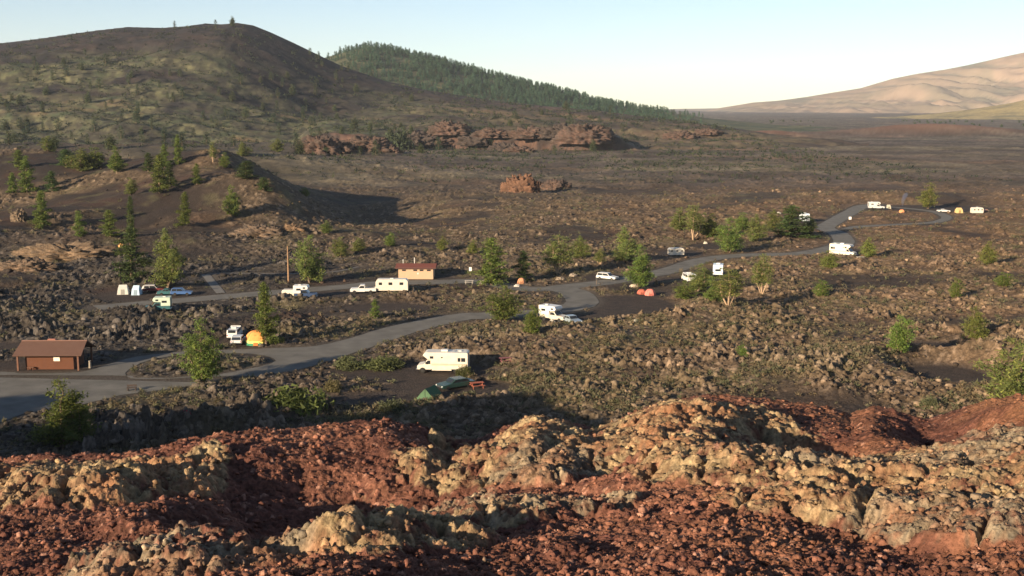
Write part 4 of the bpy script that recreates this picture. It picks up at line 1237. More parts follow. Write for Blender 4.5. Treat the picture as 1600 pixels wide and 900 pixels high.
def sh_panel(P, t):
    """a thin slab over the outline P, lifted by t along its normal"""
    P = [Vector(p) for p in P]
    n = (P[1] - P[0]).cross(P[2] - P[0]).normalized()
    m = len(P)
    V = [p - n * 0.01 for p in P] + [p + n * t for p in P]
    F = [tuple(range(m - 1, -1, -1)), tuple(range(m, 2 * m))] + [(i, (i + 1) % m, (i + 1) % m + m, i + m) for i in range(m)]
    return [tuple(v) for v in V], F
def sh_cyl(c, axis, r, h, n=16, r2=None):
    c = Vector(c); a = Vector(axis).normalized(); b = a.orthogonal().normalized(); d = a.cross(b)
    r2 = r if r2 is None else r2
    V = []
    for k, (o, rr) in enumerate(((-h / 2, r), (h / 2, r2))):
        for i in range(n):
            t = i / n * 2 * math.pi
            V.append(tuple(c + a * o + (b * math.cos(t) + d * math.sin(t)) * rr))
    return V, [tuple(range(n - 1, -1, -1)), tuple(range(n, 2 * n))] + [(i, (i + 1) % n, (i + 1) % n + n, i + n) for i in range(n)]
def part(name, mat, parent, *shapes, bevel=0.0, label=None):
    bm = bmesh.new()
    for V, F in shapes: add_shape(bm, V, F)
    bmesh.ops.recalc_face_normals(bm, faces=bm.faces)
    if bevel > 0:
        bmesh.ops.bevel(bm, geom=list(bm.edges), offset=bevel, segments=2, affect='EDGES', profile=0.6)
    me = bpy.data.meshes.new(name); bm.to_mesh(me); bm.free()
    me.materials.append(mat)
    o = bpy.data.objects.new(name, me); ROOT.objects.link(o)
    if parent: o.parent = parent
    if label: o['label'] = label
    return o
def wheel(parent, x, y, r=0.33, w=0.22, hub=CHROME):
    s = 1 if y > 0 else -1
    t = part('wheel', RUBBER, parent, sh_cyl((x, y - s * w / 2, r), (0, 1, 0), r, w, 20), bevel=0.015)
    part('rim', hub, t, sh_cyl((x, y + s * 0.012, r), (0, 1, 0), r * 0.55, 0.03, 14))
def wheels(parent, xs, W, r=0.33, hub=CHROME):
    for x in xs:
        for s in (-1, 1): wheel(parent, x, s * (W / 2 + 0.015), r, 0.22, hub)
def gpos(px, py, dz=0.0):
    x, y = on_plane(px, py, 0.05)
    p = drop([(px, py)])[0]
    return (float(p[0]), float(p[1]), float(p[2]) + dz)

def frontend(root, xf, W, z, r=0.09):
    for s in (-1, 1):
        part('headlight', LAMP, root, sh_cyl((xf + 0.005, s * (W / 2 - 0.22), z), (1, 0, 0), r, 0.06, 12))
def rearlights(root, xr, W, z):
    for s in (-1, 1):
        part('tail_light', REDLENS, root, sh_box(xr - 0.02, xr + 0.03, s * (W / 2 - 0.12) - 0.07, s * (W / 2 - 0.12) + 0.07, z - 0.08, z + 0.08))

def sedan(px, py, deg, pnt, label, L=4.7, W=1.78, H=1.38, wagon=False, group='cars parked at the campsites', roof=None):
    root = empty('parked_car', gpos(px, py), math.radians(deg), label, 'car', group)
    h = L / 2
    part('body', pnt, root, sh_prism([(-h, .35), (h - .05, .32), (h, .52), (h - .05, .72), (h - 1.35, .90), (-h + .9, .92), (-h + .05, .86), (-h, .60)], -W / 2, W / 2), bevel=0.05)
    xr = -h + (0.10 if wagon else 0.75)
    cab = [(xr, .88), (h - 1.45, .88), (h - 2.05, H), (xr + (0.25 if wagon else 0.65), H)]
    part('cabin', roof or pnt, root, sh_prism(cab, -W / 2 + .10, W / 2 - .10), bevel=0.04)
    x2 = cab[3][0]; x1 = cab[2][0]
    for s in (-1, 1):
        y = s * (W / 2 - .10)
        for (a, b, c, d) in ((xr + .18, (xr + x1 + .3) / 2 - .05, (x2 + x1) / 2 - .04, x2 + .06), ((xr + x1 + .3) / 2 + .05, h - 1.62, x1 - .04, (x2 + x1) / 2 + .04)):
            P = [(a, y, .93), (b, y, .93), (c, y, H - .09), (d, y, H - .09)]
            part('window', GLASS, root, sh_panel(P if s < 0 else P[::-1], 0.008))
    w2 = W / 2 - .18
    part('windshield', GLASS, root, sh_panel([(h - 1.50, -w2, .93), (h - 1.50, w2, .93), (x1 + .06, w2 - .05, H - .06), (x1 + .06, -w2 + .05, H - .06)], 0.035))
    part('rear_window', GLASS, root, sh_panel([(xr + .04, w2, .95), (xr + .04, -w2, .95), (x2 - .04, -w2 + .05, H - .06), (x2 - .04, w2 - .05, H - .06)], 0.035))
    part('bumper', CHROME, root, sh_box(h - .03, h + .10, -W / 2 + .05, W / 2 - .05, .38, .52), bevel=0.02)
    part('bumper', CHROME, root, sh_box(-h - .10, -h + .03, -W / 2 + .05, W / 2 - .05, .40, .54), bevel=0.02)
    part('grille', DARK, root, sh_box(h - .03, h + .015, -W / 2 + .4, W / 2 - .4, .54, .68))
    frontend(root, h - .01, W, .62); rearlights(root, -h, W, .70)
    wheels(root, (h - .85, -h + .95), W, 0.32)
    return root

def pickup(px, py, deg, pnt, label, camper=None, L=5.4, W=1.95, group='trucks parked at the campsites'):
    root = empty('pickup_truck', gpos(px, py), math.radians(deg), label, 'truck', group)
    h = L / 2
    part('hood', pnt, root, sh_prism([(h - 1.45, .45), (h, .45), (h + .02, .95), (h - .2, 1.08), (h - 1.45, 1.14)], -W / 2, W / 2), bevel=0.05)
    part('cab', pnt, root, sh_prism([(h - 3.0, .45), (h - 1.452, .45), (h - 1.452, 1.14), (h - 2.0, 1.78), (h - 2.9, 1.80), (h - 3.0, 1.14)], -W / 2 + .01, W / 2 - .01), bevel=0.05)
    for s in (-1, 1):
        y = s * (W / 2 - .01); P = [(h - 2.85, y, 1.18), (h - 1.66, y, 1.18), (h - 2.08, y, 1.66), (h - 2.80, y, 1.66)]
        part('window', GLASS, root, sh_panel(P if s < 0 else P[::-1], 0.008))
    part('windshield', GLASS, root, sh_panel([(h - 1.50, -W / 2 + .15, 1.20), (h - 1.50, W / 2 - .15, 1.20), (h - 1.94, W / 2 - .2, 1.71), (h - 1.94, -W / 2 + .2, 1.71)], 0.03))
    part('bed', pnt, root, sh_box(-h, h - 3.02, -W / 2, W / 2, .55, .75), sh_box(-h, h - 3.02, -W / 2, -W / 2 + .08, .752, 1.15), sh_box(-h, h - 3.02, W / 2 - .08, W / 2, .752, 1.15), sh_box(-h, -h + .07, -W / 2 + .082, W / 2 - .082, .752, 1.13))
    part('bumper', CHROME, root, sh_box(h + .01, h + .14, -W / 2, W / 2, .45, .62), bevel=0.02)
    part('bumper', CHROME, root, sh_box(-h - .14, -h - .01, -W / 2, W / 2, .45, .60), bevel=0.02)
    part('grille', DARK, root, sh_box(h - .01, h + .035, -W / 2 + .35, W / 2 - .35, .68, .90))
    frontend(root, h + .01, W, .80); rearlights(root, -h - .01, W, .95)
    wheels(root, (h - .85, -h + 1.05), W, 0.38)
    if camper:
        cw = 2.15 / 2
        c = part('camper_shell', camper, root, sh_prism([(-h - .1, 1.16), (h - 3.02, 1.16), (h - 3.02, 1.86), (h - 1.75, 1.92), (h - 1.55, 2.25), (h - 1.8, 2.72), (-h - .1, 2.72)], -cw, cw), bevel=0.05)
        for s in (-1, 1):
            y = s * cw
            P = [(-h + .5, y, 1.75), (-h + 1.4, y, 1.75), (-h + 1.4, y, 2.15), (-h + .5, y, 2.15)]
            part('window', GLASS, c, sh_panel(P if s < 0 else P[::-1], 0.012))
            P = [(h - 2.6, y, 2.10), (h - 2.1, y, 2.10), (h - 2.1, y, 2.4), (h - 2.6, y, 2.4)]
            part('window', GLASS, c, sh_panel(P if s < 0 else P[::-1], 0.012))
        part('roof_vent', WHITE2, c, sh_box(-h + .8, -h + 1.3, -.25, .25, 2.722, 2.84))
        part('door', DARK, c, sh_box(-h - .125, -h - .102, -.35, .30, 1.25, 2.45))
    return root

def motorhome(px, py, deg, pnt, label, L=7.3, W=2.35, H=3.05, stripe=STRIPE, group='motorhomes and campers'):
    root = empty('motorhome', gpos(px, py), math.radians(deg), label, 'motorhome', group)
    h = L / 2; xc = h - 2.0
    body = part('body', pnt, root, sh_prism([(-h, .62), (xc, .62), (xc, 1.95), (h - 1.55, 2.02), (h - .82, 2.58), (h - 1.05, H - .1), (h - 1.35, H), (-h + .1, H), (-h, H - .12)], -W / 2, W / 2), bevel=0.05)
    part('cab', pnt, root, sh_prism([(xc + .002, .50), (h, .50), (h + .02, 1.0), (h - .15, 1.16), (h - .95, 1.26), (h - 1.42, 1.93), (xc + .002, 1.93)], -W / 2 + .14, W / 2 - .14), bevel=0.05)
    part('windshield', GLASS, root, sh_panel([(h - .98, -W / 2 + .26, 1.33), (h - .98, W / 2 - .26, 1.33), (h - 1.36, W / 2 - .3, 1.87), (h - 1.36, -W / 2 + .3, 1.87)], 0.035))
    for s in (-1, 1):
        y = s * (W / 2 - .14)
        P = [(xc + .1, y, 1.32), (h - 1.12, y, 1.32), (h - 1.48, y, 1.84), (xc + .1, y, 1.84)]
        part('cab_window', GLASS, root, sh_panel(P if s < 0 else P[::-1], 0.012))
        y = s * W / 2
        for (a, b, c, d) in ((-h + .35, -h + .95, 1.75, 2.30), (-h + 1.05, -h + 1.45, 1.75, 2.30), (h - 2.35, h - 1.85, 2.15, 2.50), (-h + 3.6, -h + 3.85, 2.25, 2.42)):
            P = [(a, y, c), (b, y, c), (b, y, d), (a, y, d)]
            part('window', GLASS, root, sh_panel(P if s < 0 else P[::-1], 0.012))
        P = [(-h + .1, y, 1.33), (xc - .02, y, 1.33), (xc - .02, y, 1.40), (-h + .1, y, 1.40)]
        part('stripe', stripe, root, sh_panel(P if s < 0 else P[::-1], 0.006))
        P = [(-h + .1, y, 1.18), (xc - .02, y, 1.18), (xc - .02, y, 1.23), (-h + .1, y, 1.23)]
        part('stripe', paint('ochre_stripe', (0.55, 0.36, 0.14)), root, sh_panel(P if s < 0 else P[::-1], 0.006))
    part('roof_unit', WHITE2, root, sh_box(-.7, .25, -.38, .38, H + .002, H + .26), bevel=0.05)
    part('roof_vent', WHITE2, root, sh_box(-h + 1.0, -h + 1.45, -.3, .15, H + .002, H + .12))
    part('roof_rack', SILVER, root, sh_box(-h + .3, -h + .34, -.9, .9, H + .06, H + .10), sh_box(-h + 2.0, -h + 2.04, -.9, .9, H + .06, H + .10), sh_box(-h + .341, -h + 1.999, .86, .9, H + .06, H + .10), sh_box(-h + .341, -h + 1.999, -.9, -.86, H + .06, H + .10), sh_box(-h + .3, -h + .34, .7, .74, H - .05, H + .058), sh_box(-h + .3, -h + .34, -.74, -.7, H - .05, H + .058))
    part('ladder', CHROME, root, *[sh_box(-h - .06, -h - .03, .30, .70, 1.0 + .35 * k, 1.03 + .35 * k) for k in range(6)], sh_box(-h - .06, -h - .03, .26, .298, .8, H), sh_box(-h - .06, -h - .03, .702, .74, .8, H))
    part('mirror', DARK, root, sh_box(h - 1.3, h - 1.22, W / 2 - .12, W / 2 + .12, 1.35, 1.65))
    part('mirror', DARK, root, sh_box(h - 1.3, h - 1.22, -W / 2 - .12, -W / 2 + .12, 1.35, 1.65))
    part('bumper', CHROME, root, sh_box(h + .02, h + .16, -W / 2 + .14, W / 2 - .14, .45, .62), bevel=0.02)
    part('bumper', DARK, root, sh_box(-h - .12, -h - .005, -W / 2 + .1, W / 2 - .1, .5, .65))
    part('skirt', pnt, root, sh_box(-h + .1, -h + 1.1, -W / 2 + .02, W / 2 - .02, .42, .618), sh_box(-h + 2.35, xc - .1, -W / 2 + .02, W / 2 - .02, .42, .618))
    frontend(root, h + .01, W - .3, .85, .1); rearlights(root, -h, W, .95)
    wheels(root, (h - .75, -h + 1.7), W - .12, 0.40)
    return root

def trailer(px, py, deg, pnt, label, L=6.2, W=2.2, H=2.65, group='trailers at the campsites', tongue=1.0, win=((-.36, -.24), (-.02, .10), (.30, .40)), z0=0.48):
    root = empty('trailer', gpos(px, py), math.radians(deg), label, 'trailer', group)
    h = L / 2; r = min(.45, (H - z0) * .2)
    part('body', pnt, root, sh_prism([(-h, z0), (h - .1, z0), (h, z0 + r), (h, H - r * 1.3), (h - r * .5, H - r * .35), (h - r * 1.3, H), (-h + r, H), (-h + .08, H - r * .7), (-h, H - r * 1.2)], -W / 2, W / 2), bevel=0.05)
    for s in (-1, 1):
        y = s * W / 2
        for (a, b) in win:
            P = [(a * L, y, z0 + (H - z0) * .5), (b * L, y, z0 + (H - z0) * .5), (b * L, y, z0 + (H - z0) * .74), (a * L, y, z0 + (H - z0) * .74)]
            part('window', GLASS, root, sh_panel(P if s < 0 else P[::-1], 0.012))
    if H > 2:
        part('door', paint('door_cream', (0.6, 0.56, 0.48)), root, sh_box(L * .13, L * .13 + .65, -W / 2 - .012, -W / 2 + .01, z0 + .1, z0 + 1.85))
        part('roof_vent', WHITE2, root, sh_box(-.3, .35, -.25, .25, H + .002, H + .15), bevel=0.03)
    part('tongue', DARK, root, sh_box(h - .11, h + tongue, -.05, .05, z0 - .06, z0 - .002), sh_cyl((h + tongue - .1, 0, z0 / 2 - .03), (0, 0, 1), .04, z0 - .07, 8))
    wheels(root, (-.4, .35) if L > 5 else (0,), W - .1, 0.33)
    return root

def van(px, py, deg, pnt, label, L=4.8, W=2.0, H=2.3, group='vans at the campsites'):
    root = empty('van', gpos(px, py), math.radians(deg), label, 'van', group)
    h = L / 2
    part('body', pnt, root, sh_prism([(-h, .45), (h, .45), (h + .02, 1.0), (h - .35, 1.2), (h - .95, 2.0), (h - 1.3, H), (-h + .25, H), (-h + .02, H - .25)], -W / 2, W / 2), bevel=0.07)
    part('windshield', GLASS, root, sh_panel([(h - .40, -W / 2 + .16, 1.27), (h - .40, W / 2 - .16, 1.27), (h - .92, W / 2 - .2, 1.94), (h - .92, -W / 2 + .2, 1.94)], 0.04))
    part('rear_window', GLASS, root, sh_panel([(-h + .01, .62, 1.30), (-h + .01, -.62, 1.30), (-h + .02, -.58, 1.78), (-h + .02, .58, 1.78)], 0.03))
    for s in (-1, 1):
        y = s * W / 2
        for (a, b) in ((-h + .3, -h + 1.3), (-h + 1.45, -h + 2.4), (-h + 2.6, h - 1.05)):
            P = [(a, y, 1.32), (b, y, 1.32), (b, y, 1.82), (a, y, 1.82)]
            part('window', GLASS, root, sh_panel(P if s < 0 else P[::-1], 0.01))
    part('bumper', CHROME, root, sh_box(h + .02, h + .12, -W / 2 + .03, W / 2 - .03, .45, .62)); part('bumper', CHROME, root, sh_box(-h - .12, -h - .01, -W / 2 + .03, W / 2 - .03, .42, .58))
    part('roof_vent', WHITE2, root, sh_box(-.5, .3, -.4, .4, H + .002, H + .22), bevel=0.04)
    frontend(root, h + .01, W, .85); rearlights(root, -h, W, .9)
    wheels(root, (h - .75, -h + .95), W, 0.34)
    return root

# ------------------------------------------------------------------ tents
def fabric(name, col): return solid('fabric_' + name, col, 0.85, 0, 0.10, 2.0, 0.1)
def ridge_tent(px, py, deg, col, name, label, L=2.4, W=2.2, H=1.5, fly=None):
    root = empty('tent', gpos(px, py), math.radians(deg), label, 'tent', 'tents at the campsites')
    h = L / 2; n = 7
    V = []; F = []
    for i in range(n + 1):
        x = -h + L * i / n; sag = 0.06 * math.sin(i / n * math.pi)
        for j, (y, z) in enumerate(((-W / 2, 0), (-W * .27, H * .50 - sag * .6), (0, H - sag), (W * .27, H * .50 - sag * .6), (W / 2, 0))): V.append((x, y, z))
    for i in range(n):
        for j in range(4):
            a = i * 5 + j; F.append((a, a + 1, a + 6, a + 5))
    F += [(4, 3, 2, 1, 0), tuple(n * 5 + j for j in range(5))]
    part('canopy', fabric(name, col), root, (V, F))
    part('door_flap', fabric(name + '_flap', tuple(c * .6 for c in col)), root, sh_panel([(h, -W * .16, .05), (h, W * .16, .05), (h, 0, H * .78)], 0.02))
    for s in (-1, 1):
        part('pole', CHROME, root, sh_cyl((s * (h + .03), 0, H / 2), (0, 0, 1), .02, H + .1, 8))
        part('guy_line', DARK, root, *[tuple(tube((s * (h + .03), 0, H), (s * (h + 1.1), t * .7, 0.0), .012, .012, 4)) for t in (-1, 1)])
    return root
def dome_tent(px, py, cols, names, label, R=1.6, H=1.5, deg=0, sy=1.0):
    root = empty('tent', gpos(px, py), math.radians(deg), label, 'tent', 'tents at the campsites')
    n = 18; rings = 9
    def band(a0, a1):
        V = []; F = []; m = max(2, int((a1 - a0) / (math.pi / 2) * rings + 1))
        for i in range(m + 1):
            a = a0 + (a1 - a0) * i / m
            for j in range(n):
                t = j / n * 2 * math.pi
                rr = R * math.cos(a) ** 0.75 * (1 + 0.05 * math.cos(6 * t))
                V.append((rr * math.cos(t), rr * math.sin(t) * sy, H * math.sin(a) ** 1.1))
        for i in range(m):
            for j in range(n): F.append((i * n + j, i * n + (j + 1) % n, (i + 1) * n + (j + 1) % n, (i + 1) * n + j))
        return V, F
    k = len(cols)
    lim = [0.0, 0.22, 0.38, math.pi / 2 - 0.02] if k == 3 else ([0, 0.5, math.pi / 2 - 0.02] if k == 2 else [0, math.pi / 2 - 0.02])
    nm = {3: ('skirt', 'band', 'canopy'), 2: ('skirt', 'canopy'), 1: ('canopy',)}[k]
    for i in range(k):
        part(nm[i], fabric(names[i], cols[i]), root, band(lim[i], lim[i + 1]))
    for q in range(2):
        P = [Vector((R * 1.02 * math.cos(a) ** 0.75 * math.copysign(1, math.cos(a)) if False else 0, 0, 0)) for a in (0,)]
    seg = []
    for t0 in (math.pi / 4, 3 * math.pi / 4):
        pts = []
        for i in range(13):
            a = math.pi * i / 12; c = math.cos(a); rr = R * 1.04 * math.copysign(abs(c) ** 0.75, c)
            pts.append((rr * math.cos(t0), rr * math.sin(t0) * sy, (H * 1.02) * math.sin(a) ** 1.1 + .02))
        seg += [tuple(tube(pts[i], pts[i + 1], .02, .02, 5)) for i in range(12)]
    part('pole', DARK, root, *seg)
    part('door_flap', fabric(names[-1] + '_door', tuple(c * .55 for c in cols[-1])), root, sh_panel([(-.4, -R * sy * 1.01, .05), (.4, -R * sy * 1.01, .05), (.28, -R * sy * .80, H * .55), (-.28, -R * sy * .80, H * .55)], 0.02))
    return root
def cabin_tent(px, py, deg, col, name, label, L=2.6, W=2.4, H=1.9):
    root = empty('tent', gpos(px, py), math.radians(deg), label, 'tent', 'tents at the campsites')
    h, w = L / 2, W / 2
    V = [(-h, -w, 0), (h, -w, 0), (h, w, 0), (-h, w, 0), (-h * .85, -w * .85, H * .62), (h * .85, -w * .85, H * .62), (h * .85, w * .85, H * .62), (-h * .85, w * .85, H * .62), (-h * .7, 0, H), (h * .7, 0, H)]
    F = [(0, 1, 5, 4), (1, 2, 6, 5), (2, 3, 7, 6), (3, 0, 4, 7), (4, 5, 9, 8), (6, 7, 8, 9), (5, 6, 9), (7, 4, 8)]
    part('canopy', fabric(name, col), root, (V, F), bevel=0.03)
    part('door_flap', fabric(name + '_flap', tuple(c * .5 for c in col)), root, sh_panel([(-.35, -w - .002, .05), (.35, -w - .002, .05), (.33, -w * .87 - .01, H * .55), (-.33, -w * .87 - .01, H * .55)], 0.03))
    part('pole', CHROME, root, *[sh_cyl((sx * (h * .86), sy * (w * .86), H * .31), (0, 0, 1), .02, H * .62, 6) for sx in (-1, 1) for sy in (-1, 1)])
    return root

def picnic_table(px, py, deg, col, name, label):
    root = empty('picnic_table', gpos(px, py), math.radians(deg), label, 'picnic table', 'picnic tables at the campsites')
    m = solid('wood_' + name, col, 0.8, 0, 0.2, 4, 0.2)
    part('tabletop', m, root, *[sh_box(-.95, .95, -.38 + k * .155, -.24 + k * .155, .72, .76) for k in range(5)])
    for s in (-1, 1):
        part('bench', m, root, *[sh_box(-.95, .95, s * .72 - .14 + k * .145, s * .72 - .005 + k * .145, .42, .46) for k in range(2)])
        part('leg_frame', m, root, sh_box(s * .7 - .04, s * .7 + .04, -.86, .86, .34, .418), sh_box(s * .7 - .04, s * .7 + .04, -.38, .38, .64, .718),
             tuple(tube((s * .7, -.3, .66), (s * .7, -.75, 0), .05, .05, 5)), tuple(tube((s * .7, .3, .66), (s * .7, .75, 0), .05, .05, 5)))
    return root

# ------------------------------------------------------------------ buildings
def planks(name, col, col2, sc=6.0, axis='Z', amt=0.3, rough=0.85):
    m = bpy.data.materials.new(name); m.use_nodes = True
    nt = m.node_tree; b = nt.nodes['Principled BSDF']; b.inputs['Roughness'].default_value = rough; b.inputs['Specular IOR Level'].default_value = 0.2
    tc = nt.nodes.new('ShaderNodeTexCoord')
    wv = nt.nodes.new('ShaderNodeTexWave'); wv.bands_direction = axis; wv.inputs['Scale'].default_value = sc; wv.inputs['Distortion'].default_value = 0.6; wv.inputs['Detail'].default_value = 3
    nz = nt.nodes.new('ShaderNodeTexNoise'); nz.inputs['Scale'].default_value = 1.6; nz.inputs['Detail'].default_value = 6
    nt.links.new(tc.outputs['Object'], wv.inputs['Vector']); nt.links.new(tc.outputs['Object'], nz.inputs['Vector'])
    mx = nt.nodes.new('ShaderNodeMix'); mx.data_type = 'RGBA'; mx.inputs['A'].default_value = (*col, 1); mx.inputs['B'].default_value = (*col2, 1)
    ad = nt.nodes.new('ShaderNodeMath'); ad.operation = 'MULTIPLY'; nt.links.new(wv.outputs['Fac'], ad.inputs[0]); nt.links.new(nz.outputs[0], ad.inputs[1])
    nt.links.new(ad.outputs[0], mx.inputs['Factor']); nt.links.new(mx.outputs['Result'], b.inputs['Base Color'])
    bp = nt.nodes.new('ShaderNodeBump'); bp.inputs['Distance'].default_value = 0.03; nt.links.new(wv.outputs['Fac'], bp.inputs['Height']); nt.links.new(bp.outputs[0], b.inputs['Normal'])
    return m

def restroom():
    p = gpos(650, 437); 
    root = empty('restroom_building', (p[0], p[1] + 2.3, 0.0), math.radians(-1), 'tan restroom building with a dark red overhanging roof beside the road', 'building')
    wl = planks('tan_siding', (0.47, 0.31, 0.20), (0.56, 0.40, 0.27), 1.4, 'Z')
    part('wall', wl, root, sh_box(-3.85, 3.85, -2.3, 2.3, -.3, 2.50))
    rf = part('roof', planks('red_roof', (0.17, 0.055, 0.04), (0.22, 0.08, 0.055), 2.0, 'X'), root, sh_prism([(-2.95, 2.502), (2.95, 2.502), (2.95, 2.70), (0, 3.25), (-2.95, 2.70)], -4.5, 4.5))
    rf.rotation_euler = (0, 0, math.pi / 2)
    part('fascia', solid('fascia', (0.09, 0.035, 0.028), 0.7), root, sh_box(-4.52, 4.52, -2.99, -2.955, 2.44, 2.72))
    part('vent_pipe', solid('grey_pipe', (0.5, 0.48, 0.44), 0.5), root, sh_cyl((-.5, .3, 3.75), (0, 0, 1), .11, 1.5, 10))
    part('vent_pipe', solid('grey_pipe', (0.5, 0.48, 0.44), 0.5), root, sh_cyl((-3.2, 1.8, 3.3), (0, 0, 1), .10, 1.2, 10))
    for x in (-2.6, -.1, 1.3, 2.9):
        w = part('window', GLASS, root, sh_box(x - .42, x + .42, -2.318, -2.28, 1.85, 2.15))
        part('frame', solid('win_frame', (0.30, 0.16, 0.10), 0.7), w, sh_box(x - .48, x + .48, -2.335, -2.302, 2.152, 2.20), sh_box(x - .48, x + .48, -2.335, -2.302, 1.80, 1.848))
    d = part('door', solid('door_brown', (0.30, 0.14, 0.08), 0.6), root, sh_box(3.852, 3.88, -.5, .45, 0, 2.05))
    part('handle', CHROME, d, sh_box(3.881, 3.92, .28, .34, 1.0, 1.12))
    part('notice', WHITE2, root, sh_box(.35, .62, -2.32, -2.29, 1.1, 1.45))
restroom()

def kiosk():
    p = gpos(76, 580)
    root = empty('wooden_kiosk', (p[0], p[1] + 2.6, 0.0), math.radians(1), 'brown wooden ranger building with a long shingled gable roof and a white notice', 'building')
    wl = planks('brown_boards', (0.110, 0.045, 0.026), (0.18, 0.078, 0.044), 2.2, 'Z')
    part('wall', wl, root, sh_box(-3.55, 3.4, -2.0, 2.4, -.3, 2.30))
    # gable ends
    part('gable', wl, root, sh_panel([(3.40, -2.0, 2.301), (3.40, 2.4, 2.301), (3.40, .2, 3.52)], 0.02), sh_panel([(-3.55, 2.4, 2.301), (-3.55, -2.0, 2.301), (-3.55, .2, 3.52)], 0.02))
    sm = planks('shingles', (0.115, 0.062, 0.046), (0.190, 0.112, 0.084), 2.6, 'Y', rough=0.9)
    for s, nm in ((-1, 'front'), (1, 'rear')):
        y0 = .2; y1 = .2 + s * 3.25
        P = [(-4.75, y0, 3.72), (4.75, y0, 3.72), (4.95, y1, 2.18), (-4.95, y1, 2.18)]
        part('roof', sm, root, sh_panel(P if s > 0 else P[::-1], 0.12))
    part('ridge_cap', solid('ridge_cap', (0.21, 0.11, 0.08), 0.8), root, sh_box(-4.78, 4.78, .08, .32, 3.80, 3.90))
    vent = part('roof_vent', solid('ridge_vent', (0.30, 0.12, 0.08), 0.7), root, sh_prism([(-1.2, 3.8), (.2, 3.8), (0, 4.02), (-1.0, 4.05)], .33, .9))
    for x in (-4.35, 4.35):
        for y in (-2.75, 2.9):
            part('post', solid('post_brown', (0.14, 0.065, 0.04), 0.8), root, sh_box(x - .12, x + .12, y - .12, y + .12, -.2, 2.30))
    part('bench', solid('post_brown', (0.14, 0.065, 0.04), 0.8), root, sh_box(-3.2, -2.2, -2.6, -2.2, .38, .45), sh_box(-3.1, -3.0, -2.5, -2.3, 0, .378), sh_box(-2.4, -2.3, -2.5, -2.3, 0, .378))
    n = part('notice', solid('notice_paper', (0.80, 0.72, 0.58), 0.7), root, sh_box(.55, 1.45, -2.06, -2.02, 1.25, 2.05))
    part('frame', solid('post_brown', (0.14, 0.065, 0.04), 0.8), n, sh_box(1.452, 1.56, -2.07, -2.005, 1.2, 2.1), sh_box(.44, .548, -2.07, -2.005, 1.2, 2.1), sh_box(.44, 1.56, -2.07, -2.005, 2.102, 2.16))
    part('window', GLASS, root, sh_box(3.402, 3.43, -1.0, -.1, 1.1, 1.9))
kiosk()

# ------------------------------------------------------------------ vehicles where they stand
motorhome(693, 582, 176, WHITE, 'cream class C motorhome with brown side stripes, nearest one, behind the green tent')
sedan(712, 606, 214, GREENP, 'dark green sedan with chrome bumper parked between the green tent and the motorhome', L=5.2, W=1.95, H=1.36)
motorhome(1317, 400, -38, WHITE, 'cream motorhome with overcab parked where the upper road bends', L=6.4, group='motorhomes and campers')
pickup(866, 502, -38, paint('beige', (0.55, 0.48, 0.38)), 'beige truck with a white camper shell between pines by the near loop', camper=WHITE2, L=5.2)
sedan(893, 505, -62, SILVER, 'silver-blue car pulled in close to the beige truck camper', L=4.7)
pickup(568, 459, 183, WHITE2, 'white pickup in front of the long white travel trailer', L=5.2)
trailer(613, 457, 181, WHITE, 'long white travel trailer hitched behind the white pickup below the restroom', L=6.6, H=2.8)
sedan(949, 437, -34, WHITE2, 'white station wagon parked by the spreading olive pine above the road', L=4.8, wagon=True, H=1.5)
trailer(1056, 401, 2, WHITE, 'small white camping trailer beyond the road left of the rounded pines', L=4.0, H=2.15, W=2.0, tongue=1.4)
van(1122, 431, 78, paint('sky_white', (0.62, 0.70, 0.76)), 'bluish white van seen from behind above the pale-stemmed pine', H=2.7, W=2.2)
van(1076, 441, 100, WHITE2, 'pale van almost hidden behind the bushy pine by the road', L=4.2, W=1.9, H=1.9)
van(1256, 347, 95, paint('ice_white', (0.66, 0.72, 0.76)), 'white-roofed van mostly hidden by the dense dark pine', H=2.9, W=2.2)
pickup(1369, 327, 2, WHITE2, 'white pickup with white camper shell at the far end of the road', camper=WHITE2, L=5.6, W=2.0)
sedan(1474, 332, 0, WHITE2, 'low white car beside the shadow of the far loop pine', L=4.4, H=1.25)
trailer(1526, 335, 0, WHITE, 'white box trailer at the right end of the far campsite row', L=3.9, H=2.4, W=2.1, tongue=.8)
sedan(373, 537, 92, paint('grey_white', (0.55, 0.56, 0.55)), 'pale grey car seen from behind left of the striped tent', L=4.4, H=1.45, wagon=True)
van(367, 529, 90, WHITE2, 'white van just behind the pale grey car', L=4.0, W=1.7, H=1.75)
sedan(241, 457, 10, MAROON, 'maroon wagon with pale roof squeezed between white tent and blue cars', L=4.4, wagon=True, H=1.5, roof=paint('roof_pale', (0.55, 0.5, 0.46)))
sedan(263, 462, 6, TEALP, 'teal car on the left of the blue pair on the upper road', L=4.2)
sedan(284, 462, 4, BLUE, 'bright blue wagon at the right of the blue pair', L=4.2, wagon=True, H=1.5)
pickup(247, 488, 188, TEALP, 'teal truck with pale green camper shell across the road from the blue cars', camper=PALEG, L=4.6, W=1.85)
trailer(453, 466, 0, WHITE, 'squat white box trailer right of the tall narrow conifer', L=2.9, H=1.7, W=1.8, tongue=.9, win=(), z0=0.5)
pickup(478, 467, 0, NAVY, 'navy pickup with white topper next to the squat box trailer', camper=WHITE2, L=4.4, W=1.8)

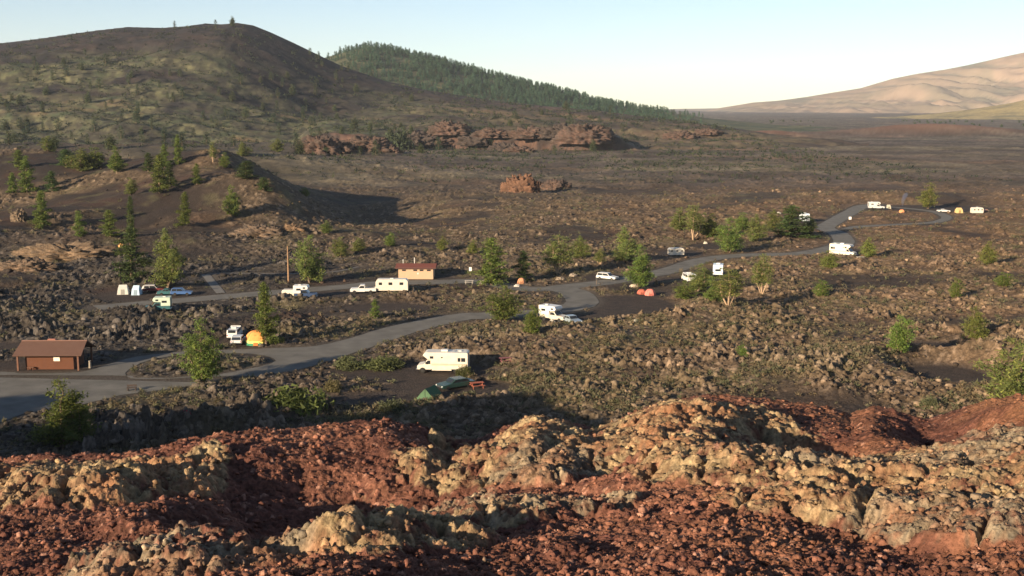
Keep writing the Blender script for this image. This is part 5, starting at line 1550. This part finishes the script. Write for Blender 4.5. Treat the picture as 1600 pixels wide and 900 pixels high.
# ------------------------------------------------------------------ tents
ridge_tent(672, 622, 65, (0.075, 0.135, 0.075), 'green', 'green ridge tent pitched beside the dark green sedan', L=2.6, W=2.8, H=1.55)
dome_tent(404, 537, [(0.06, 0.22, 0.12), (0.75, 0.62, 0.18), (0.80, 0.30, 0.09)], ['leaf', 'yellow', 'orange'], 'big striped tent, orange above with yellow band and green skirt', R=2.2, H=2.2)
dome_tent(292, 657, [(0.30, 0.03, 0.035)], ['crimson'], 'crimson tent in deep shade behind the red rock crest', R=1.1, H=1.2)
cabin_tent(193, 460, 10, (0.55, 0.52, 0.46), 'canvas', 'off-white canvas tent leftmost in the row beside the maroon wagon', L=2.2, W=2.2, H=1.9)
cabin_tent(214, 461, 0, (0.45, 0.58, 0.68), 'sky', 'light blue wall tent next to the off-white canvas tent', L=1.7, W=2.0, H=1.9)
dome_tent(230, 455, [(0.72, 0.70, 0.66)], ['pale'], 'small white tent between the light blue tent and the maroon wagon', R=1.1, H=1.3)
dome_tent(191, 392, [(0.80, 0.42, 0.16)], ['amber'], 'amber tent on the cinder slope beside the dark pines', R=1.2, H=1.9)
dome_tent(1016, 462, [(0.62, 0.20, 0.16)], ['salmon'], 'salmon pink dome tent at the edge of the dark cinder lot', R=1.1, H=1.3)
dome_tent(1003, 460, [(0.42, 0.12, 0.08)], ['rust'], 'rust red dome tent left of the salmon pink one', R=1.0, H=1.0)
dome_tent(1409, 333, [(0.70, 0.27, 0.12)], ['coral'], 'small orange dome tent under the camp smoke', R=1.1, H=1.3)
cabin_tent(1388, 326, 0, (0.50, 0.45, 0.34), 'tan', 'small tan tent right of the far white pickup', L=1.6, W=1.6, H=1.5)
cabin_tent(1498, 333, 0, (0.60, 0.40, 0.18), 'gold', 'golden tan tent between the low white car and box trailer', L=2.4, W=2.2, H=1.9)
dome_tent(1541, 332, [(0.42, 0.22, 0.17)], ['rose'], 'dull rose tent right of the white box trailer', R=1.0, H=1.1)
dome_tent(815, 444, [(0.50, 0.24, 0.13)], ['apricot'], 'tiny apricot tent by the roadside right of the dark fir', R=0.9, H=1.3)

# ------------------------------------------------------------------ small things
picnic_table(745, 607, 20, (0.32, 0.10, 0.06), 'red', 'red wooden picnic table at the right of the dark green sedan')
picnic_table(790, 567, 10, (0.22, 0.09, 0.09), 'plum', 'plum coloured picnic table in the motorhome shadow')
picnic_table(1344, 406, 0, (0.50, 0.46, 0.38), 'pale', 'weathered pale picnic table right of the road-bend motorhome')
picnic_table(733, 444, 0, (0.45, 0.40, 0.34), 'grey', 'grey picnic table right of the restroom building')
def sign_post(px, py, w, h, H, label, col=(0.75, 0.73, 0.68)):
    root = empty('sign', gpos(px, py), 0, label, 'sign')
    part('post', m_bark, root, sh_box(-.05, .05, -.05, .05, -.2, H - h))
    part('board', solid('sign_board_%d' % px, col, 0.6), root, sh_box(-w / 2, w / 2, -.08, -.052, H - h, H))
sign_post(735, 430, .6, .9, 1.7, 'small white sign in the dark strip behind the restroom road')
sign_post(1328, 345, .9, .9, 1.3, 'small bright sign where the far road forks')
sign_post(932, 446, .35, .5, 1.6, 'little dark sign at the edge of the upper road', (0.06, 0.06, 0.06))
def low_rail(px, py):
    root = empty('roadside_bench', gpos(px, py), math.radians(8), 'dark wooden bench standing on the edge of the paved lot', 'bench')
    m = solid('dark_wood', (0.05, 0.035, 0.03), 0.8, 0, .2, 4)
    part('seat', m, root, sh_box(-.65, .65, -.2, .2, .42, .52)); part('backrest', m, root, sh_box(-.65, .65, .18, .24, .60, .85))
    for s in (-1, 1): part('leg', m, root, sh_box(s * .5 - .06, s * .5 + .06, -.18, .235, 0, .418), sh_box(s * .5 - .05, s * .5 + .05, .241, .29, .3, .83))
low_rail(206, 611)
b = empty('bollard', gpos(141, 577), 0, 'pale stone bollard right of the brown wooden ranger building', 'bollard')
part('shaft', solid('stone_pale', (0.28, 0.24, 0.19), 0.9, 0, .2), b, sh_cyl((0, 0, .45), (0, 0, 1), .22, 1.1, 10, .15)); part('cap', solid('stone_pale', (0.28, 0.24, 0.19), 0.9), b, sh_cyl((0, 0, 1.04), (0, 0, 1), .2, .1, 10))
# the bare orange trunk
p = gpos(451, 445)
V, F = join([tube((0, 0, -.3), (.03, 0, 3), .24, .20, 10), tube((.03, 0, 3), (0, .03, 8.3), .20, .11, 10)])
tr = empty('dead_tree', p, 0, 'tall bare orange-brown dead trunk beside the bushy pine', 'dead tree')
mesh_from('trunk', V, F, solid('bare_trunk', (0.27, 0.16, 0.09), 0.85, 0, .25, 2), tr)
V, F = join([tube((0, 0, 6.6), (.7, .2, 7.3), .06, .02, 5), tube((0, 0, 5.2), (-.5, -.2, 5.7), .06, .02, 5)])
mesh_from('branch', V, F, solid('bare_trunk', (0.27, 0.16, 0.09), 0.85), tr)
# pale boulders
PB = [(756, 443, 14, 8, (0.52, 0.46, 0.38), 'pale boulder under the tall yellow-green pine by the road'), (808, 449, 9, 6, (0.6, 0.56, 0.5), 'white rock at the foot of the tiny apricot tent'), (993, 505, 6, 7, (0.5, 0.46, 0.38), 'single upright pale rock on the brown slope'),
      (864, 503, 10, 6, (0.55, 0.52, 0.46), 'small white rock in front of the truck camper'), (1102, 381, 6, 5, (0.6, 0.55, 0.45), 'bright stone between the two rounded pines'), (1217, 335, 7, 5, (0.55, 0.5, 0.44), 'bright stone left of the dense dark pine'),
      (895, 432, 12, 7, (0.34, 0.28, 0.22), 'pale brown boulder left of the white station wagon'), (875, 438, 14, 8, (0.30, 0.24, 0.18), 'rounded tan boulder under the spreading olive pine'), (990, 449, 12, 6, (0.55, 0.46, 0.36), 'whitish boulder above the salmon pink tent')]
for k, (px, py, w, h, col, lab) in enumerate(PB):
    o = blob_rock('boulder', px, py, w, h, col, tuple(c * .75 for c in col), lab, None, 60 + k, 0.9)
    o['category'] = 'boulder'

# camp smoke: a thin blue wisp
def smoke():
    p = gpos(1410, 326)
    V = []; F = []; n = 12; m = 12
    for i in range(m + 1):
        t = i / m; r_ = 0.25 + 0.9 * t ** 0.8 * math.sin(min(1, (1.02 - t) * 4) * math.pi / 2)
        for j in range(n):
            a = j / n * 2 * math.pi
            V.append((math.cos(a) * r_ + 1.2 * t * t, math.sin(a) * r_ + .3 * math.sin(t * 5), 1.0 + 5.0 * t))
    for i in range(m):
        for j in range(n): F.append((i * n + j, i * n + (j + 1) % n, (i + 1) * n + (j + 1) % n, (i + 1) * n + j))
    V.append((0, 0, 1.0)); V.append((1.2, 0, 6.0)); a = len(V) - 2
    for j in range(n):
        F.append(((j + 1) % n, j, a)); F.append((m * n + j, m * n + (j + 1) % n, a + 1))
    m_ = bpy.data.materials.new('smoke'); m_.use_nodes = True; nt = m_.node_tree
    nt.nodes.remove(nt.nodes['Principled BSDF'])
    v = nt.nodes.new('ShaderNodeVolumePrincipled'); v.inputs['Color'].default_value = (0.35, 0.5, 0.85, 1); v.inputs['Density'].default_value = 0.15
    nt.links.new(v.outputs[0], nt.nodes['Material Output'].inputs['Volume'])
    o = part('smoke', m_, None, (V, F)); o.location = p
    tag(o, 'thin blue campfire smoke rising at the far campsites', 'smoke', kind='stuff')
smoke()

# ------------------------------------------------------------------ the air
def haze():
    m = bpy.data.materials.new('haze'); m.use_nodes = True; nt = m.node_tree
    nt.nodes.remove(nt.nodes['Principled BSDF'])
    v = nt.nodes.new('ShaderNodeVolumePrincipled'); v.inputs['Color'].default_value = (0.80, 0.88, 1.0, 1); v.inputs['Density'].default_value = 4.0e-5
    v.inputs['Anisotropy'].default_value = 0.0
    nt.links.new(v.outputs[0], nt.nodes['Material Output'].inputs['Volume'])
    o = part('haze', m, None, sh_box(-13000, 13000, -13000, 13000, -30, 760))
    tag(o, 'thin bluish evening air over the lava plain and hills', 'haze', kind='stuff')
haze()
